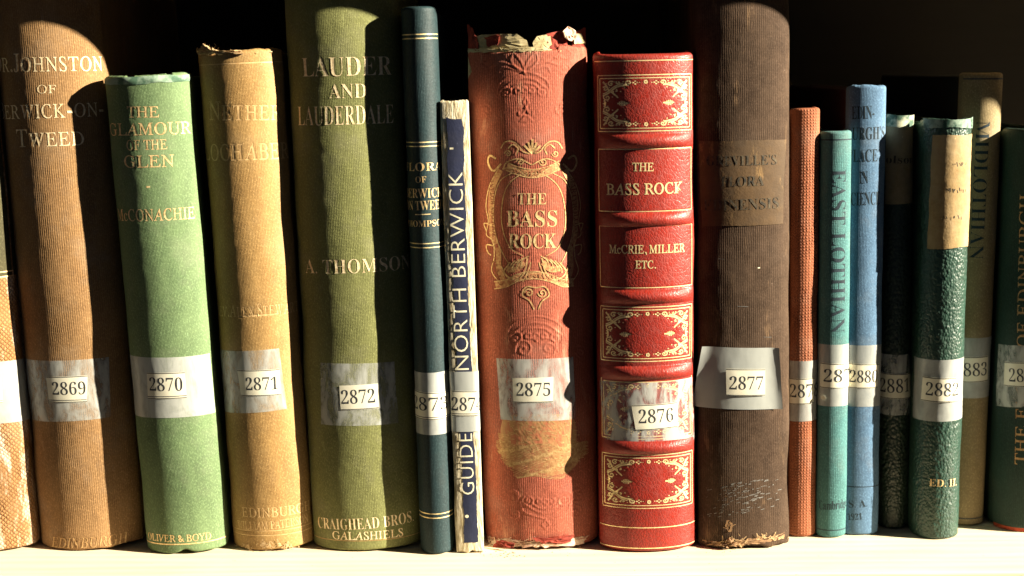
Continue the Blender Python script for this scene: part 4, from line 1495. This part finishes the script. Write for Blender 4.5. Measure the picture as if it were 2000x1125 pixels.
B.number('2882', [(1804, 734), (1876, 735), (1874, 782), (1800, 781)], (1809, 1869, 746, 771, 772), ('bottom', 'top'), up=0.0003)
B.top = jag(63, 0.0003, 24)
B.bot = jag(64, 0.0002, 20)
B.build()

# -- 2883
B = Book('khaki cloth book set back in shadow with a county name running down, tagged 2883', ((1879, 1960, 160), (1846, 1918, 1022)), (142, 1028), 0.007,
         cloth('khaki_cloth', (0.34, 0.265, 0.14), (0.25, 0.19, 0.095), 'linen', 0.0008, 0.00015, None, dark=0.25), board_mat=simple('shade_dark_board', (0.015, 0.015, 0.012)))  # khaki boards coloured near black to carry the shadow they stand in
B.wobble(0.0003)
B.hline(154, mat=INK, px=3, name='black_line')
B.hline(1013, mat=INK, px=3, name='black_line')
B.text('MIDLOTHIAN', (1907, 236), (1893, 506), (1934, 236), 'bold', INK_BLUE, off=-0.012)
B.tape([(1876, 659), (1930, 658), (1926, 775), (1872, 776)], TAPE_HAZY, full=True)
B.number('2883', [(1868, 695), (1929, 694), (1928, 743), (1866, 745)], (1866, 1926, 708, 733, 732), ('bottom', 'top'))
B.build()

# -- 2884
B = Book('dark green cloth book at the right edge of the frame with gilt title reading upwards', ((1966, 2100, 262), (1937, 2062, 1030)), (252, 1042), 0.012,
         cloth('dark_green_cloth', (0.022, 0.055, 0.042), (0.015, 0.04, 0.03), 'rib', 0.0009, 0.0002, (0.09, 0.16, 0.13), 0.66, rough=0.6, dark=0.3))
B.wobble(0.0004)
B.text('THE FLORA OF EDINBURGH', (2004, 908), (2014, 380), (1982, 908), 'roman', GILT_DIM, off=0.004)
B.tape([(1935, 672), (2046, 672), (2040, 792), (1932, 792)], TAPE, full=False)
B.number('2884', [(1963, 706), (2034, 706), (2034, 755), (1962, 753)], (1972, 2032, 720, 745, 745), ('bottom', 'top'))
REDB = simple('red_cloth_tail', (0.50, 0.08, 0.03), (0.35, 0.05, 0.02))
v = 0.0
B.bot = lambda u: 0.0016 + 0 * u
B.patch('red_tail_cloth', np.array([[-B.U, .0022], [B.U, .0022], [B.U, 0.0002], [-B.U, 0.0002]]), REDB, lift=-0.0008, step=0.002)
B.build()

# crumbs of cloth and paper shed on the shelf
def crumbs(name, label, pts, mat, seed):
    r = random.Random(seed)
    V, Fc = [], []
    for (x, y, n, sx, sy, big) in pts:
        for _ in range(n):
            c = on_z(r.gauss(x, sx), r.gauss(y, sy))
            k = len(V)
            R_ = r.uniform(0.3, 1) * big
            a0 = r.uniform(0, 6)
            for q in range(4):
                a = a0 + q * 1.57 + r.uniform(-.4, .4)
                V.append((c.x + R_ * math.cos(a) * r.uniform(.6, 1.4), c.y + R_ * math.sin(a) * .7, 0.00003))
            V.append((c.x, c.y, R_ * r.uniform(.5, .9)))
            Fc += [(k, k + 1, k + 4), (k + 1, k + 2, k + 4), (k + 2, k + 3, k + 4), (k + 3, k, k + 4), ]
    o = mesh_obj(name, V, Fc, mat, None, None, smooth=False)
    o['label'] = label
    o['category'] = 'crumbs'
    o['kind'] = 'stuff'


crumbs('leather_crumbs', 'dark red crumbs shed on the shelf under the torn red book', [(990, 1082, 26, 14, 4, 0.0006), (1120, 1078, 14, 26, 5, 0.0004), (960, 1086, 12, 12, 4, 0.0005)], DRED, 3)
crumbs('paper_dust', 'brown specks of dust scattered along the pale shelf', [(1000, 1094, 60, 600, 9, 0.00028), (1430, 1076, 12, 30, 4, 0.0004), (1700, 1080, 14, 160, 10, 0.0003)], WORNB, 4)

# gaps and overlaps between neighbours
for a, b in zip(BOOKS[:-1], BOOKS[1:]):
    r = []
    for z in (0.01, min(a.h, b.h)):
        xa = (a.M @ Vector((a.w, a.sag, z))).x
        xb = (b.M @ Vector((-b.w, b.sag, z))).x
        r.append(round((xb - xa) * 1000, 2))
    print('gap mm', a.e.name, r, 'Yf', round(a.Yf * 1000, 1), 'w', round(a.w * 2000, 1), 'h', round(a.h * 1000, 1), 'lean', round(math.degrees(a.lean), 2))
